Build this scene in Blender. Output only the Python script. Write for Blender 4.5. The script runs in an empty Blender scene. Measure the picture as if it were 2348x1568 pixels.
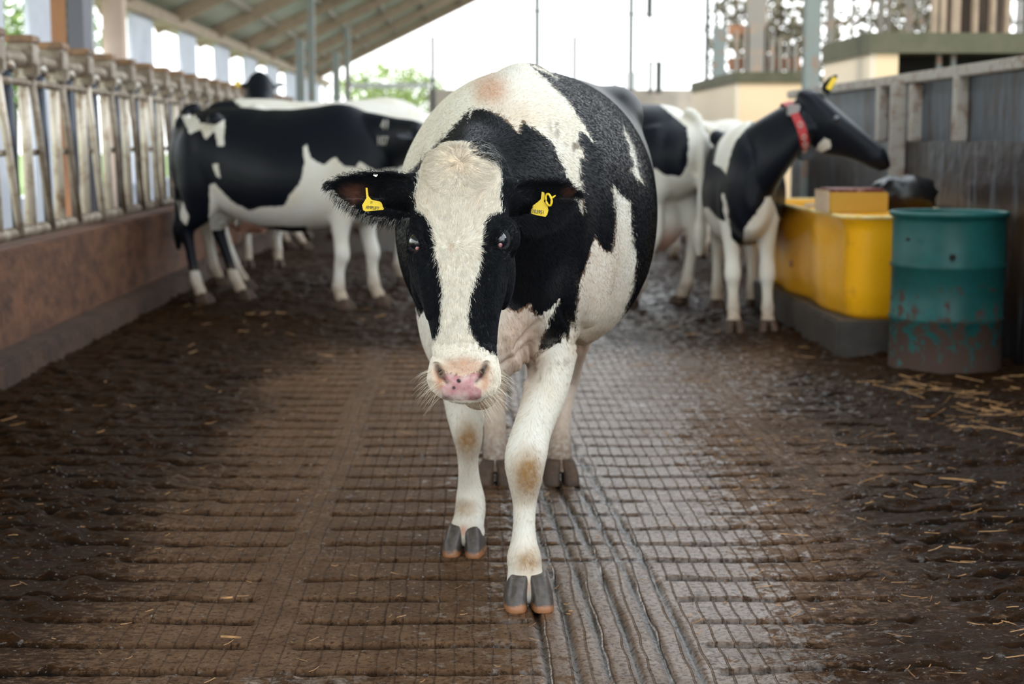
import bpy, bmesh, math, random
import numpy as np
from mathutils import Vector, Matrix

random.seed(7)
rng = np.random.default_rng(11)
SC = bpy.context.scene
COL = SC.collection

# ------------------------------------------------------------------ camera, world, light
CAMH, F = 1.15, 2348 * 55 / 36.0
cam_d = bpy.data.cameras.new('camera'); cam_d.lens = 55; cam_d.sensor_width = 36
cam = bpy.data.objects.new('camera', cam_d); COL.objects.link(cam)
cam.location = (0, 0, CAMH)
PITCH, YAW = math.atan(464 / F), math.atan(99 / F)
cam.rotation_euler = (math.pi / 2 - PITCH, 0, -YAW)
cam_d.dof.use_dof = True; cam_d.dof.focus_distance = 3.42; cam_d.dof.aperture_fstop = 3.6
cam_d.clip_end = 500
SC.camera = cam

w = bpy.data.worlds.new('overcast_sky'); SC.world = w; w.use_nodes = True
nt = w.node_tree; nt.nodes.clear()
out = nt.nodes.new('ShaderNodeOutputWorld'); bg = nt.nodes.new('ShaderNodeBackground')
tc = nt.nodes.new('ShaderNodeTexCoord'); sep = nt.nodes.new('ShaderNodeSeparateXYZ')
rp = nt.nodes.new('ShaderNodeValToRGB')
rp.color_ramp.elements[0].position = 0.0; rp.color_ramp.elements[0].color = (0.93, 0.95, 0.95, 1)
rp.color_ramp.elements[1].position = 0.6; rp.color_ramp.elements[1].color = (0.84, 0.92, 1.0, 1)
nt.links.new(tc.outputs['Generated'], sep.inputs[0]); nt.links.new(sep.outputs[2], rp.inputs[0])
nt.links.new(rp.outputs[0], bg.inputs[0]); bg.inputs[1].default_value = 3.2
nt.links.new(bg.outputs[0], out.inputs[0])

sun_d = bpy.data.lights.new('hazy_sun', 'SUN'); sun_d.energy = 2.2; sun_d.angle = math.radians(12); sun_d.color = (1, .95, .88)
sun = bpy.data.objects.new('hazy_sun', sun_d); COL.objects.link(sun)
sun.rotation_euler = (math.radians(28), math.radians(-38), 0)

vs = SC.view_settings
SC.display_settings.display_device = 'sRGB'
vs.view_transform = 'Standard'; vs.look = 'None'; vs.gamma = 1.0; vs.use_curve_mapping = False
vs.exposure = 0.0
SC.cycles.max_bounces = 8
SC.cycles.sample_clamp_indirect = 6

# ------------------------------------------------------------------ projection helpers (world <-> the photo's pixels)
Rc = np.array(cam.rotation_euler.to_matrix())
def ray(px, py):
    d = Rc @ np.array([(px - 1174) / F, -(py - 784) / F, -1.0]); return d
def P(px, py, Y):                       # the point at world depth Y seen at that pixel
    d = ray(px, py); return np.array([0, 0, CAMH]) + d * (Y / d[1])
def G(px, py, z=0.0):                   # the point on a level plane
    d = ray(px, py); return np.array([0, 0, CAMH]) + d * ((z - CAMH) / d[2])
def proj(pts):
    q = (np.asarray(pts) - np.array([0, 0, CAMH])) @ Rc
    return np.stack([1174 + F * q[:, 0] / -q[:, 2], 784 - F * q[:, 1] / -q[:, 2]], 1)

# ------------------------------------------------------------------ material helpers
def mat(name, col, rough=.6, metal=0, spec=.5, noise=None, bump=None, coat=0):
    m = bpy.data.materials.new(name); m.use_nodes = True
    t = m.node_tree; b = t.nodes['Principled BSDF']
    b.inputs['Base Color'].default_value = (*col, 1); b.inputs['Roughness'].default_value = rough
    b.inputs['Metallic'].default_value = metal; b.inputs['Specular IOR Level'].default_value = spec
    b.inputs['Coat Weight'].default_value = coat
    if noise:                            # (scale, second colour, low, high[, stretch])
        co = t.nodes.new('ShaderNodeTexCoord'); mp = t.nodes.new('ShaderNodeMapping')
        mp.inputs['Scale'].default_value = noise[4] if len(noise) > 4 else (1, 1, 1)
        n = t.nodes.new('ShaderNodeTexNoise'); n.inputs['Scale'].default_value = noise[0]; n.inputs['Detail'].default_value = 6
        n.inputs['Roughness'].default_value = .62
        r = t.nodes.new('ShaderNodeMapRange'); r.inputs['From Min'].default_value = noise[2]; r.inputs['From Max'].default_value = noise[3]
        mx = t.nodes.new('ShaderNodeMix'); mx.data_type = 'RGBA'
        mx.inputs[6].default_value = (*col, 1); mx.inputs[7].default_value = (*noise[1], 1)
        t.links.new(co.outputs['Object'], mp.inputs[0]); t.links.new(mp.outputs[0], n.inputs['Vector'])
        t.links.new(n.outputs[0], r.inputs[0]); t.links.new(r.outputs[0], mx.inputs[0]); t.links.new(mx.outputs[2], b.inputs['Base Color'])
    if bump:
        co2 = t.nodes.new('ShaderNodeTexCoord')
        n2 = t.nodes.new('ShaderNodeTexNoise'); n2.inputs['Scale'].default_value = bump[0]; n2.inputs['Detail'].default_value = 5
        bp = t.nodes.new('ShaderNodeBump'); bp.inputs['Strength'].default_value = bump[1]; bp.inputs['Distance'].default_value = bump[2]
        t.links.new(co2.outputs['Object'], n2.inputs['Vector']); t.links.new(n2.outputs[0], bp.inputs['Height']); t.links.new(bp.outputs[0], b.inputs['Normal'])
    return m

# ------------------------------------------------------------------ object helpers
def tag(o, label=None, cat=None, group=None, kind=None):
    if label: o['label'] = label
    if cat: o['category'] = cat
    if group: o['group'] = group
    if kind: o['kind'] = kind
    return o
def empty(name, loc=(0, 0, 0), label=None, cat=None, group=None):
    o = bpy.data.objects.new(name, None); o.location = loc; COL.objects.link(o); o.empty_display_size = .1
    return tag(o, label, cat, group)
def link_mesh(name, verts, faces, m, parent=None, smooth=False):
    me = bpy.data.meshes.new(name)
    if isinstance(verts, np.ndarray): verts = verts.tolist()
    me.from_pydata(verts, [], faces); me.update()
    if smooth: me.polygons.foreach_set('use_smooth', [True] * len(me.polygons))
    if m: me.materials.append(m)
    o = bpy.data.objects.new(name, me); COL.objects.link(o)
    if parent:
        o.parent = parent
        o.matrix_parent_inverse = Matrix.LocRotScale(parent.location, parent.rotation_euler, parent.scale).inverted() if parent.parent is None else (parent.matrix_parent_inverse.inverted() @ Matrix()) if False else world_of(parent).inverted()
    return o
def world_of(o):
    loc = Matrix.LocRotScale(o.location, o.rotation_euler, o.scale)
    if o.parent: return world_of(o.parent) @ o.matrix_parent_inverse @ loc
    return loc

class MB:
    """collects boxes, bars and tubes for one mesh"""
    def __init__(s): s.v = []; s.f = []
    def add(s, v, f):
        n = len(s.v); s.v += [tuple(map(float, a)) for a in v]; s.f += [tuple(i + n for i in a) for a in f]; return s
    def box(s, x0, x1, y0, y1, z0, z1):
        v = [(x, y, z) for x in (x0, x1) for y in (y0, y1) for z in (z0, z1)]
        return s.add(v, [(0, 1, 3, 2), (4, 6, 7, 5), (0, 4, 5, 1), (2, 3, 7, 6), (0, 2, 6, 4), (1, 5, 7, 3)])
    def tube(s, pts, r, n=10, closed=False):
        pts = [Vector(p) for p in pts]; k = len(pts); rs = r if isinstance(r, (list, tuple)) else [r] * k
        v = []; up = Vector((0, 0, 1))
        for i, p in enumerate(pts):
            a = pts[i - 1] if i else (pts[-1] if closed else p); b = pts[(i + 1) % k] if (i < k - 1 or closed) else p
            t = (b - a).normalized()
            ref = up if abs(t.dot(up)) < .95 else Vector((0, 1, 0))
            u = t.cross(ref).normalized(); q = u.cross(t)
            v += [p + (u * math.cos(2 * math.pi * j / n) + q * math.sin(2 * math.pi * j / n)) * rs[i] for j in range(n)]
        f = []
        for i in range(k if closed else k - 1):
            for j in range(n):
                a = i * n + j; b = i * n + (j + 1) % n; i2 = (i + 1) % k
                f.append((a, b, i2 * n + (j + 1) % n, i2 * n + j))
        if not closed: f += [tuple(range(n))[::-1], tuple(range((k - 1) * n, k * n))]
        return s.add(v, f)
    def bar(s, a, b, wx, wz):           # rectangular section beam from a to b
        a = Vector(a); b = Vector(b); t = (b - a).normalized()
        ref = Vector((0, 0, 1)) if abs(t.z) < .9 else Vector((0, 1, 0))
        u = t.cross(ref).normalized() * wx / 2; q = u.cross(t).normalized() * wz / 2
        v = [p + su * u + sq * q for p in (a, b) for su, sq in ((-1, -1), (1, -1), (1, 1), (-1, 1))]
        return s.add(v, [(3, 2, 1, 0), (4, 5, 6, 7), (0, 1, 5, 4), (1, 2, 6, 5), (2, 3, 7, 6), (3, 0, 4, 7)])
    def build(s, name, m, parent=None, smooth=False, bevel=0):
        o = link_mesh(name, s.v, s.f, m, parent, smooth)
        if bevel:
            bm = bmesh.new(); bm.from_mesh(o.data)
            bmesh.ops.bevel(bm, geom=bm.edges[:], offset=bevel, segments=2, affect='EDGES', clamp_overlap=True)
            bm.to_mesh(o.data); bm.free()
        return o
TRIM = [0]
def struct(o): o['kind'] = 'structure'; return o
def trim(mb, m, **k):
    TRIM[0] += 1; return struct(mb.build('trim_%d' % TRIM[0], m, **k))

def fbm(x, y, s, oct=4, seed=0):        # cheap value noise on numpy arrays, about 0..1
    r = np.random.default_rng(seed); T = r.random((256, 256)); tot = 0; amp = .5; nrm = 0
    for o in range(oct):
        X = x * s * 2 ** o + 17.3 * o; Y = y * s * 2 ** o + 9.1 * o
        xi = np.floor(X).astype(int); yi = np.floor(Y).astype(int); fx = X - xi; fy = Y - yi
        fx = fx * fx * (3 - 2 * fx); fy = fy * fy * (3 - 2 * fy)
        a = T[xi & 255, yi & 255]; b = T[(xi + 1) & 255, yi & 255]; c = T[xi & 255, (yi + 1) & 255]; d = T[(xi + 1) & 255, (yi + 1) & 255]
        tot = tot + amp * ((a * (1 - fx) + b * fx) * (1 - fy) + (c * (1 - fx) + d * fx) * fy); nrm += amp; amp *= .5
    return tot / nrm
def sstep(a, b, x): t = np.clip((x - a) / (b - a), 0, 1); return t * t * (3 - 2 * t)

# ------------------------------------------------------------------ the floor of the alley
def floor_material():
    m = bpy.data.materials.new('grooved_wet_concrete'); m.use_nodes = True
    t = m.node_tree; N = t.nodes; L = t.links; b = N['Principled BSDF']
    co = N.new('ShaderNodeTexCoord')
    def attr(n):
        a = N.new('ShaderNodeAttribute'); a.attribute_name = n; return a.outputs['Fac']
    def noise(sc, det=6, ro=.6, stretch=None):
        n = N.new('ShaderNodeTexNoise'); n.inputs['Scale'].default_value = sc; n.inputs['Detail'].default_value = det; n.inputs['Roughness'].default_value = ro
        if stretch:
            mp = N.new('ShaderNodeMapping'); mp.inputs['Scale'].default_value = stretch; L.new(co.outputs['Object'], mp.inputs[0]); L.new(mp.outputs[0], n.inputs['Vector'])
        else: L.new(co.outputs['Object'], n.inputs['Vector'])
        return n.outputs[0]
    def rng_(x, a, b_, c=0, d=1):
        r = N.new('ShaderNodeMapRange'); L.new(x, r.inputs[0])
        for i, v in enumerate((a, b_, c, d)): r.inputs[i + 1].default_value = v
        return r.outputs[0]
    def mix(f, A, B):
        x = N.new('ShaderNodeMix'); x.data_type = 'RGBA'; L.new(f, x.inputs[0])
        for i, v in ((6, A), (7, B)):
            if isinstance(v, tuple): x.inputs[i].default_value = (*v, 1)
            else: L.new(v, x.inputs[i])
        return x.outputs[2]
    def mth(op, a, c):
        x = N.new('ShaderNodeMath'); x.operation = op
        for i, v in enumerate((a, c)):
            if isinstance(v, (int, float)): x.inputs[i].default_value = v
            else: L.new(v, x.inputs[i])
        return x.outputs[0]
    dirt_shade, groove, wet = attr('dirt_shade'), attr('groove'), attr('wet')
    n1 = noise(9); n2 = noise(70, 8, .7); n3 = noise(42, 8, .75, (.6, 1.4, 1))
    conc = mix(rng_(n1, .3, .7), (.078, .041, .022), (.150, .085, .047))
    conc = mix(rng_(n2, .50, .62), conc, (.036, .018, .009))
    conc = mix(rng_(noise(150, 4, .6), .66, .74), conc, (.27, .165, .09))
    muck = mix(rng_(n3, .38, .62), (.004, .0018, .0008), (.035, .0145, .0045))
    muck = mix(rng_(n2, .62, .74), muck, (.17, .072, .022))
    dm = rng_(mth('ADD', dirt_shade, mth('MULTIPLY', mth('SUBTRACT', n3, .5), 2.6)), .35, .65)
    c = mix(dm, conc, muck)
    sp = N.new('ShaderNodeSeparateXYZ'); L.new(co.outputs['Object'], sp.inputs[0])
    wob = mth('MULTIPLY', noise(3, 2), .03)
    fx = mth('FRACT', mth('DIVIDE', mth('ADD', sp.outputs[0], wob), .043), 0)
    ln = rng_(mth('ABSOLUTE', mth('SUBTRACT', fx, .5), 0), .01, .075)
    lnf = mth('MULTIPLY', mth('SUBTRACT', 1.0, ln), rng_(dirt_shade, .3, .75, 1, .05))
    c = mix(mth('MULTIPLY', lnf, rng_(noise(18, 3), .38, .65, .05, .62)), c, (.022, .010, .006))
    c = mix(groove, c, (.004, .0025, .0015))
    L.new(c, b.inputs['Base Color'])
    wn = rng_(mth('ADD', wet, mth('MULTIPLY', mth('SUBTRACT', noise(22, 6, .7), .5), 2.2)), .40, .54)
    wn = mth('MULTIPLY', wn, rng_(n2, .42, .60, 1, .30))
    wn = mth('MAXIMUM', wn, rng_(noise(110, 2, .5, (.7, 1, 1)), .66, .69))
    ro = rng_(wn, 0, 1, .52, .06)
    L.new(ro, b.inputs['Roughness'])
    L.new(rng_(wn, 0, 1, .04, .85), b.inputs['Specular IOR Level'])
    # fine lengthways scoring and grit
    amp = rng_(dirt_shade, .2, .8, .0021, .0065)
    hgt = mth('ADD', mth('MULTIPLY', lnf, -.004), mth('ADD', mth('MULTIPLY', n2, amp), mth('MULTIPLY', noise(230, 3), .0006)))
    bp = N.new('ShaderNodeBump'); bp.inputs['Strength'].default_value = .8; bp.inputs['Distance'].default_value = 1.0
    L.new(hgt, bp.inputs['Height']); L.new(bp.outputs[0], b.inputs['Normal'])
    return m
M_floor = floor_material()

def groove_fields(X, Y):
    """height, groove amount, dirt and wetness of the alley floor"""
    wob = (fbm(X, Y, 1.7, 3, 3) - .5) * .035 + (fbm(X, Y, 9, 2, 5) - .5) * .012
    ph = ((Y + .02 * X + wob) / .182) % 1.0
    d = np.minimum(ph, 1 - ph) * .182
    wid = .0125 + .009 * fbm(X, Y, 2.5, 3, 8)
    g = 1 - sstep(wid * .6, wid * 1.35, d)
    lane = np.ones_like(X)
    lane *= sstep(.04, .075, np.abs(X + .47 + (fbm(X * 0, Y, 2, 2, 4) - .5) * .1))
    lc = .31 + .05 * np.sin(Y * .7); lw = .20 - .015 * (Y - 3.5).clip(0, 6)
    inl = 1 - sstep(lw - .02, lw + .02, np.abs(X - lc))
    lane *= 1 - inl
    lane *= sstep(.05, .09, np.abs(X - 1.14)) * (1 - sstep(1.66, 1.72, X))
    g = g * lane
    fill = fbm(X, Y, 3.1, 4, 21); g = g * (1 - .75 * sstep(.62, .74, fill))
    # lengthways channels in the middle lane, curving a little
    xx = (X - lc + .025 * np.sin(Y * 1.1 + .4)); pl = (xx / .066) % 1.0
    dl = np.minimum(pl, 1 - pl) * .066
    gl = (1 - sstep(.004, .011, dl)) * inl * (1 - .6 * sstep(.5, .6, fill))
    cross = 1 - sstep(wid * .6, wid * 1.35, d)
    g = np.maximum(g, gl); g = np.maximum(g, cross * inl * .8 * sstep(3.9, 4.3, Y))
    right = sstep(.55, 1.5, X + (fbm(X, Y, 1.3, 3, 31) - .5) * 1.0 - (Y - 3.2).clip(-1, 9) * .13)
    left = sstep(.45, 1.2, -X - (Y - 3.2) * .02 + (fbm(X, Y, 1.5, 3, 33) - .5) * .6)  # left muck, which also paints in the shade under the left roof
    near = 1 - sstep(2.9, 3.45, Y + (fbm(X, Y, 2.2, 3, 35) - .5) * .6)
    edge = sstep(1.5, 2.0, X)
    far = sstep(7.5, 9.5, Y)  # far floor darkened in colour, standing in for shade as well as muck
    dirt_shade = np.clip(np.maximum.reduce([right * .8, left * .85, near * .45, edge, far * .85]) + .12, 0, 1)
    lump = fbm(X, Y, 11, 6, 41)
    h = -.019 * g * (1 - .25 * dirt_shade) * (1 - .45 * inl) + dirt_shade * (sstep(.46, .75, lump) * .021 + fbm(X, Y, 34, 3, 43) * .012) + (fbm(X, Y, 4, 3, 44) - .5) * .006
    h = h + edge * .03 * fbm(X, Y, 6, 4, 47)
    wet = .02 + .86 * np.exp(-((X - .42 - .03 * (Y - 3)) / .34) ** 2) * (1 - .35 * sstep(3.7, 3.2, Y)) + .35 * near * (X < .2) + .25 * fbm(X, Y, 2.0, 3, 51) - .15 * left * (1 - near)
    wet = wet + .35 * sstep(5.5, 7.5, Y) * np.exp(-((X - .9) / .8) ** 2)
    return h, g * (1 - .12 * dirt_shade), dirt_shade, np.clip(wet, 0, 1.2)

ys = [1.2]
while ys[-1] < 16:
    y = ys[-1]; ys.append(y + (.03 if y < 2.6 else .0065 if y < 5 else .0065 * (y / 5) ** 2))
ys = np.array(ys + [20, 26, 34, 50, 62])
xs = np.concatenate([np.arange(-2.26, -1.4, .02), np.arange(-1.4, 2.0, .0095), np.arange(2.0, 3.3, .02)])
XX, YY = np.meshgrid(xs, ys)
hh, gg, dd, ww = groove_fields(XX, YY)
hh = np.where(YY > 16, 0, hh)
# the muck stays clear under the hooves
V = np.stack([XX, YY, hh], -1).reshape(-1, 3)
ny, nx = XX.shape
I = np.arange(ny * nx).reshape(ny, nx)
Fq = np.stack([I[:-1, :-1], I[:-1, 1:], I[1:, 1:], I[1:, :-1]], -1).reshape(-1, 4)
me = bpy.data.meshes.new('floor')
me.vertices.add(len(V)); me.vertices.foreach_set('co', V.ravel())
me.loops.add(Fq.size); me.loops.foreach_set('vertex_index', Fq.ravel())
me.polygons.add(len(Fq)); me.polygons.foreach_set('loop_start', np.arange(0, Fq.size, 4)); me.polygons.foreach_set('loop_total', np.full(len(Fq), 4))
me.update(); me.validate()
me.polygons.foreach_set('use_smooth', [True] * len(me.polygons))
for nme, a in (('groove', gg), ('dirt_shade', dd), ('wet', ww)):
    at = me.attributes.new(nme, 'FLOAT', 'POINT'); at.data.foreach_set('value', a.ravel().astype(np.float32))
me.materials.append(M_floor)
fl = bpy.data.objects.new('floor', me); COL.objects.link(fl); struct(fl)

M_out = mat('pale_yard', (.62, .60, .55), .9, noise=(2, (.42, .40, .33), .35, .7))
M_grass = mat('yard_grass', (.16, .26, .07), .9, noise=(1.5, (.30, .36, .14), .35, .7))
M_dirtfloor = mat('side_concrete', (.10, .065, .04), .6, noise=(4, (.05, .03, .02), .35, .65))
struct(MB().box(-80, 120, -60, 140, -.4, -.12).build('floor_yard', M_grass))
struct(MB().box(-6.2, -2.5, -6, 60, -.11, -.03).build('floor_feed_alley', M_out))
struct(MB().box(3.3, 12, -6, 60, -.11, -.02).build('floor_side', M_dirtfloor))
struct(MB().box(-2.26, 3.3, -6, 1.2, -.11, 0).build('floor_near', M_dirtfloor))

# ------------------------------------------------------------------ left wall, kerb, feed fence
M_wallL = mat('stained_concrete', (.150, .062, .029), .8, noise=(5.0, (.055, .023, .012), .38, .66, (1, 1, 2.2)), bump=(18, .5, .02))
M_kerb = mat('kerb_concrete', (.062, .028, .014), .8, noise=(4, (.028, .013, .007), .4, .65), bump=(14, .6, .02))
struct(MB().box(-2.5, -2.3, 2, 40, -.1, .6).build('wall_left', M_wallL, bevel=.012))
struct(MB().box(-2.31, -2.14, 2, 40, -.1, .13).build('baseboard_left', M_kerb, bevel=.02))

M_gal = mat('galvanised_tube', (.46, .43, .38), .38, .45, noise=(9, (.30, .19, .11), .48, .68))
M_galw = mat('worn_pale_tube', (.62, .55, .45), .35, .2, noise=(12, (.33, .22, .14), .5, .7))
M_dark = mat('dark_blue_tube', (.035, .045, .065), .35, .3, noise=(10, (.10, .07, .05), .55, .72))
M_rust = mat('rusty_bracket', (.30, .17, .09), .6, .2, noise=(14, (.12, .08, .06), .4, .65))
M_brown = mat('brown_metal', (.20, .15, .11), .5, .3, noise=(9, (.36, .31, .25), .45, .65))
fx = -2.38
fence = empty('feed_fence', (fx, 6, .6), 'galvanised headlock feed fence of slanting tubes on the low brown wall', 'fence')
MB().tube([(fx, 5.6, 1.57), (fx, 30, 1.57)], .045).build('top_rail', M_brown, fence, True)
MB().tube([(fx + .02, 5.6, 1.45), (fx + .02, 30, 1.45)], .022).build('lock_rod', M_brown, fence, True)
MB().tube([(fx, 5.6, .66), (fx, 30, .66)], .035).build('bottom_rail', M_brown, fence, True)
y0 = 6.05
k = 0
while y0 < 21:
    MB().tube([(fx, y0, 1.57), (fx, y0 + .08, .65)], .029).build('neck_bar', M_galw, fence, True)
    MB().tube([(fx + .035, y0 + .02, 1.55), (fx + .035, y0 + .20, 1.08), (fx + .035, y0 + .36, .66)], .022).build('slanting_bar', M_brown if k % 3 else M_galw, fence, True)
    MB().tube([(fx - .03, y0 + .10, .66), (fx - .03, y0 + .17, 1.02)], .02).build('stay', M_gal, fence, True)
    MB().tube([(fx, y0 + .06, 1.08), (fx, y0 + .22, 1.08)], .018).build('cross_link', M_brown, fence, True)
    MB().tube([(fx + .01, y0 + .29, 1.57), (fx + .01, y0 + .40, .65)], .027).build('locking_bar', M_dark, fence, True)
    MB().box(fx - .07, fx + .07, y0 - .05, y0 + .10, 1.54, 1.66).box(fx - .05, fx + .085, y0 - .02, y0 + .06, 1.48, 1.56).build('clamp', M_brown, fence, bevel=.012)
    MB().box(fx - .075, fx + .075, y0 - .06, y0 + .11, 1.66, 1.70).build('lock_cap', M_rust, fence, bevel=.008)
    MB().tube([(fx, y0 + .25, 1.56), (fx + .03, y0 + .30, 1.52), (fx, y0 + .34, 1.56)], .03).build('catch', M_gal, fence, True)
    y0 += .62; k += 1

# chains and pale feed outside the fence
M_feed = mat('chopped_silage', (.78, .74, .62), .9, noise=(30, (.45, .36, .18), .5, .65), bump=(30, 1, .03))
vv = []; ff = []
nyf, nxf = 90, 10
for i in range(nyf):
    for j in range(nxf):
        y = 3 + i * .22; u = j / (nxf - 1); x = -3.5 + u * 1.0
        vv.append((x - .06, y, -.03 + .36 * math.sin(math.pi * min(1, u * .5 + .05)) * (.6 + .4 * math.sin(y * 2.1) * math.sin(y * .77)) + random.uniform(-.02, .02)))
for i in range(nyf - 1):
    for j in range(nxf - 1):
        a = i * nxf + j; ff.append((a, a + 1, a + nxf + 1, a + nxf))
fd = link_mesh('silage', vv, ff, M_feed, None, True)
tag(fd, 'pale heap of chopped feed lying outside the feed fence', 'feed', kind='stuff')

# ------------------------------------------------------------------ side wall, columns, roof
M_pil = mat('whitewashed_pillar', (.66, .70, .80), .8, noise=(2, (.52, .56, .66), .4, .7))
M_pink = mat('pink_plaster', (.72, .56, .47), .85, noise=(1.2, (.60, .45, .37), .4, .7))
M_orange = mat('rust_red_boards', (.36, .17, .085), .7, noise=(5, (.25, .12, .07), .4, .7, (3, 3, .4)))
M_steel = mat('weathered_steel_column', (.22, .25, .24), .55, .3, noise=(9, (.30, .17, .11), .52, .66), bump=(30, .3, .01))
M_beam = mat('beige_rafter', (.36, .27, .19), .7, noise=(5, (.28, .21, .15), .45, .68))
M_pur = mat('grey_purlin', (.24, .22, .19), .7, noise=(5, (.36, .24, .16), .5, .68))
def dep(px, X): return X * F / (px - 1075)      # where along the barn a wall at X crosses that image column
opens = [(-20, 12), (40, 94), (239, 286), (288, 320), (369, 430), (465, 508), (539, 573), (600, 624), (647, 665), (690, 703), (718, 728), (742, 750)]
XW = -4.6; EZ = 2.9
prev = -60
for i, (a, b_) in enumerate(opens):
    y0 = dep(prev, XW); y1 = dep(a, XW); prev = b_
    mm = M_pink if i == 3 or i == 2 and False else M_pil
    struct(MB().box(XW - .05, XW, y0, y1, -.1, EZ).build('wall_left_pier_%d' % (i + 1), mm))
struct(MB().box(XW - .05, XW, dep(750, XW), 52, -.1, EZ).build('wall_left_pier_13', M_pil))
struct(MB().box(XW - .22, XW - .02, 10, 52, -.1, .55).build('wall_left_sill', M_pil))
trim(MB().box(XW - .3, XW + .12, 4, 52, EZ - .02, EZ + .14), M_beam)
# a board clad post and steel columns seen above the feed fence
pc = P(148, 60, 13.0); trim(MB().box(pc[0] - .085, pc[0] + .085, 12.9, 13.1, -.05, 4.2), M_orange)
pp = P(262, 60, 20.0); trim(MB().box(pp[0] - .13, pp[0] + .13, 19.9, 20.1, -.05, 4.2), M_pink)
trim(MB().box(-2.66, -2.52, 10.62, 10.76, -.05, 4.2), mat('mottled_grey_column', (.20, .21, .19), .6, .2, noise=(10, (.07, .07, .065), .42, .6)))
pc = P(182, 60, 10.6); trim(MB().box(pc[0] - .05, pc[0] + .05, 10.5, 10.7, -.05, 4.2), mat('dark_post', (.12, .12, .15), .6))
def roofz(x): return EZ + .14 + (x - XW) * .487
M_roof = mat('green_grey_sheeting', (.37, .40, .33), .75, noise=(.9, (.46, .37, .28), .48, .7))
def roof(x0, x1, ya, yb, name):
    v = []; f = []; ny_ = 2; n = 2
    step = .09; ys_ = np.arange(ya, yb, step)
    for i, y in enumerate(ys_):
        for x in (x0, x1): v.append((x, y, roofz(x) + .12 + .02 * (i % 2)))
    for i in range(len(ys_) - 1):
        a = 2 * i; f.append((a, a + 1, a + 3, a + 2))
    o = link_mesh(name, v, f, M_roof)
    md = o.modifiers.new('thick', 'SOLIDIFY'); md.thickness = .03; md.offset = 1
    return struct(o)
roof(-5.0, -.2, -4, 50, 'ceiling')
roof(-.2, 2.4, 44, 50, 'ceiling_far')
roof(2.4, 9, -4, 10.5, 'ceiling_right')
y = 6.0
while y < 50:
    trim(MB().bar((XW - .3, y, roofz(XW - .3) - .02), (8.5, y, roofz(8.5) - .02), .10, .22), M_beam)
    y += 3.8
for x in (-3.9, -3.0, -2.1, -1.2, -.25, .6, 1.5, 2.5):
    trim(MB().box(x - .035, x + .035, 3 if x < -.3 else 44, 50, roofz(x) + .03, roofz(x) + .13), M_pur)
for yb_, zb_, x1_ in ((23, 3.30, -1.95), (32, 3.95, -1.2)):
    trim(MB().box(XW, x1_, yb_, yb_ + .1, zb_, zb_ + .12), M_beam)
for px, D, wd, top in ((688, 21, .11, 90), (714, 23, .10, -60), (771, 27, .12, 120), (797, 30, .10, 60)):
    c = P(px, 150, D); zt = P(px, top, D)[2]
    trim(MB().box(c[0] - wd / 2, c[0] + wd / 2, D - .06, D + .06, -.02, min(zt, roofz(c[0]))), M_steel)

# far gable: low wall, open bright panels with slim posts
M_low = mat('far_block_wall', (.46, .40, .33), .85, noise=(3, (.36, .31, .26), .4, .7))
struct(MB().box(-.86, 6.0, 34, 34.2, -.1, 2.22).build('wall_far', M_low))
M_pale = mat('pale_gutter', (.60, .62, .60), .6)
trim(MB().box(P(800, 195, 38)[0], P(985, 195, 38)[0], 37.9, 38.1, P(800, 202, 38)[2], P(800, 190, 38)[2]), M_pale)
M_thin = mat('thin_dark_post', (.05, .055, .05), .5)
def post(px, ya, yb, D, wpx):
    a = P(px, ya, D); b_ = P(px, yb, D); r = wpx / F * D / 2 * 1.9
    trim(MB().tube([a, (a[0], D, b_[2])], r, 6), M_thin)
for px, ya, yb, wpx in ((992, 82, 262, 5), (1125, 78, 215, 3), (1232, -20, 215, 6), (1275, 115, 215, 4), (1318, 82, 215, 5), (1448, -20, 260, 6),
                        (1490, -20, 40, 8), (1489, 40, 142, 2.5), (1623, -20, 260, 6), (1643, -20, 80, 4), (1661, -20, 75, 3.5), (1492, 140, 215, 5), (1511, 140, 215, 8)):
    post(px, ya, yb, 33.7, wpx)
M_wire = mat('wire', (.12, .13, .12), .5)
for (a, b_) in (((1150, 25), (1232, 25)), ((1232, 25), (1490, 33)), ((1490, 33), (1625, 75)), ((1490, 143), (1514, 143))):
    trim(MB().tube([P(*a, 33.6), P(*b_, 33.6)], .018, 5), M_wire)
for i in range(3):
    a = P(1410 + i * 22, 165, 33.7); trim(MB().box(a[0] - .05, a[0] + .05, 33.6, 33.7, 2.2, a[2]), M_pale)

# ------------------------------------------------------------------ trees outside
M_leafs = [mat('leaf_green', (.13, .22, .05), .7), mat('leaf_pale', (.25, .33, .10), .7), mat('leaf_brown', (.13, .11, .07), .8)]
M_bark = mat('bark', (.10, .075, .055), .9)
def tree(x, y, hgt, rad, n, ml, label, group=None, leaf=.16, z0=0):
    t = empty('tree', (x, y, z0 - .12), label, 'tree', group)
    tk = MB().tube([(x, y, -.12), (x + .1, y, hgt * .35), (x - .05, y, hgt * .7)], [.16, .12, .05], 8)
    for i in range(7):
        a = random.uniform(0, 6.28); z = hgt * random.uniform(.25, .6)
        tk.tube([(x, y, z), (x + math.cos(a) * rad * .7, y + math.sin(a) * rad * .7, z + hgt * .25)], [.05, .015], 5)
    tk.build('trunk', M_bark, t, True)
    v = np.zeros((n, 4, 3)); 
    d = rng.normal(size=(n, 3)); d /= np.linalg.norm(d, axis=1)[:, None]
    c = d * (rng.random((n, 1)) ** .45) * np.array([rad, rad, hgt * .36]) + np.array([x, y, hgt * .62])
    for i in range(4):
        v[:, i] = c + rng.normal(size=(n, 3)) * leaf * .5
    vs_ = v.reshape(-1, 3); fs = np.arange(n * 4).reshape(-1, 4).tolist()
    link_mesh('foliage', vs_, fs, ml, t)
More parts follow.
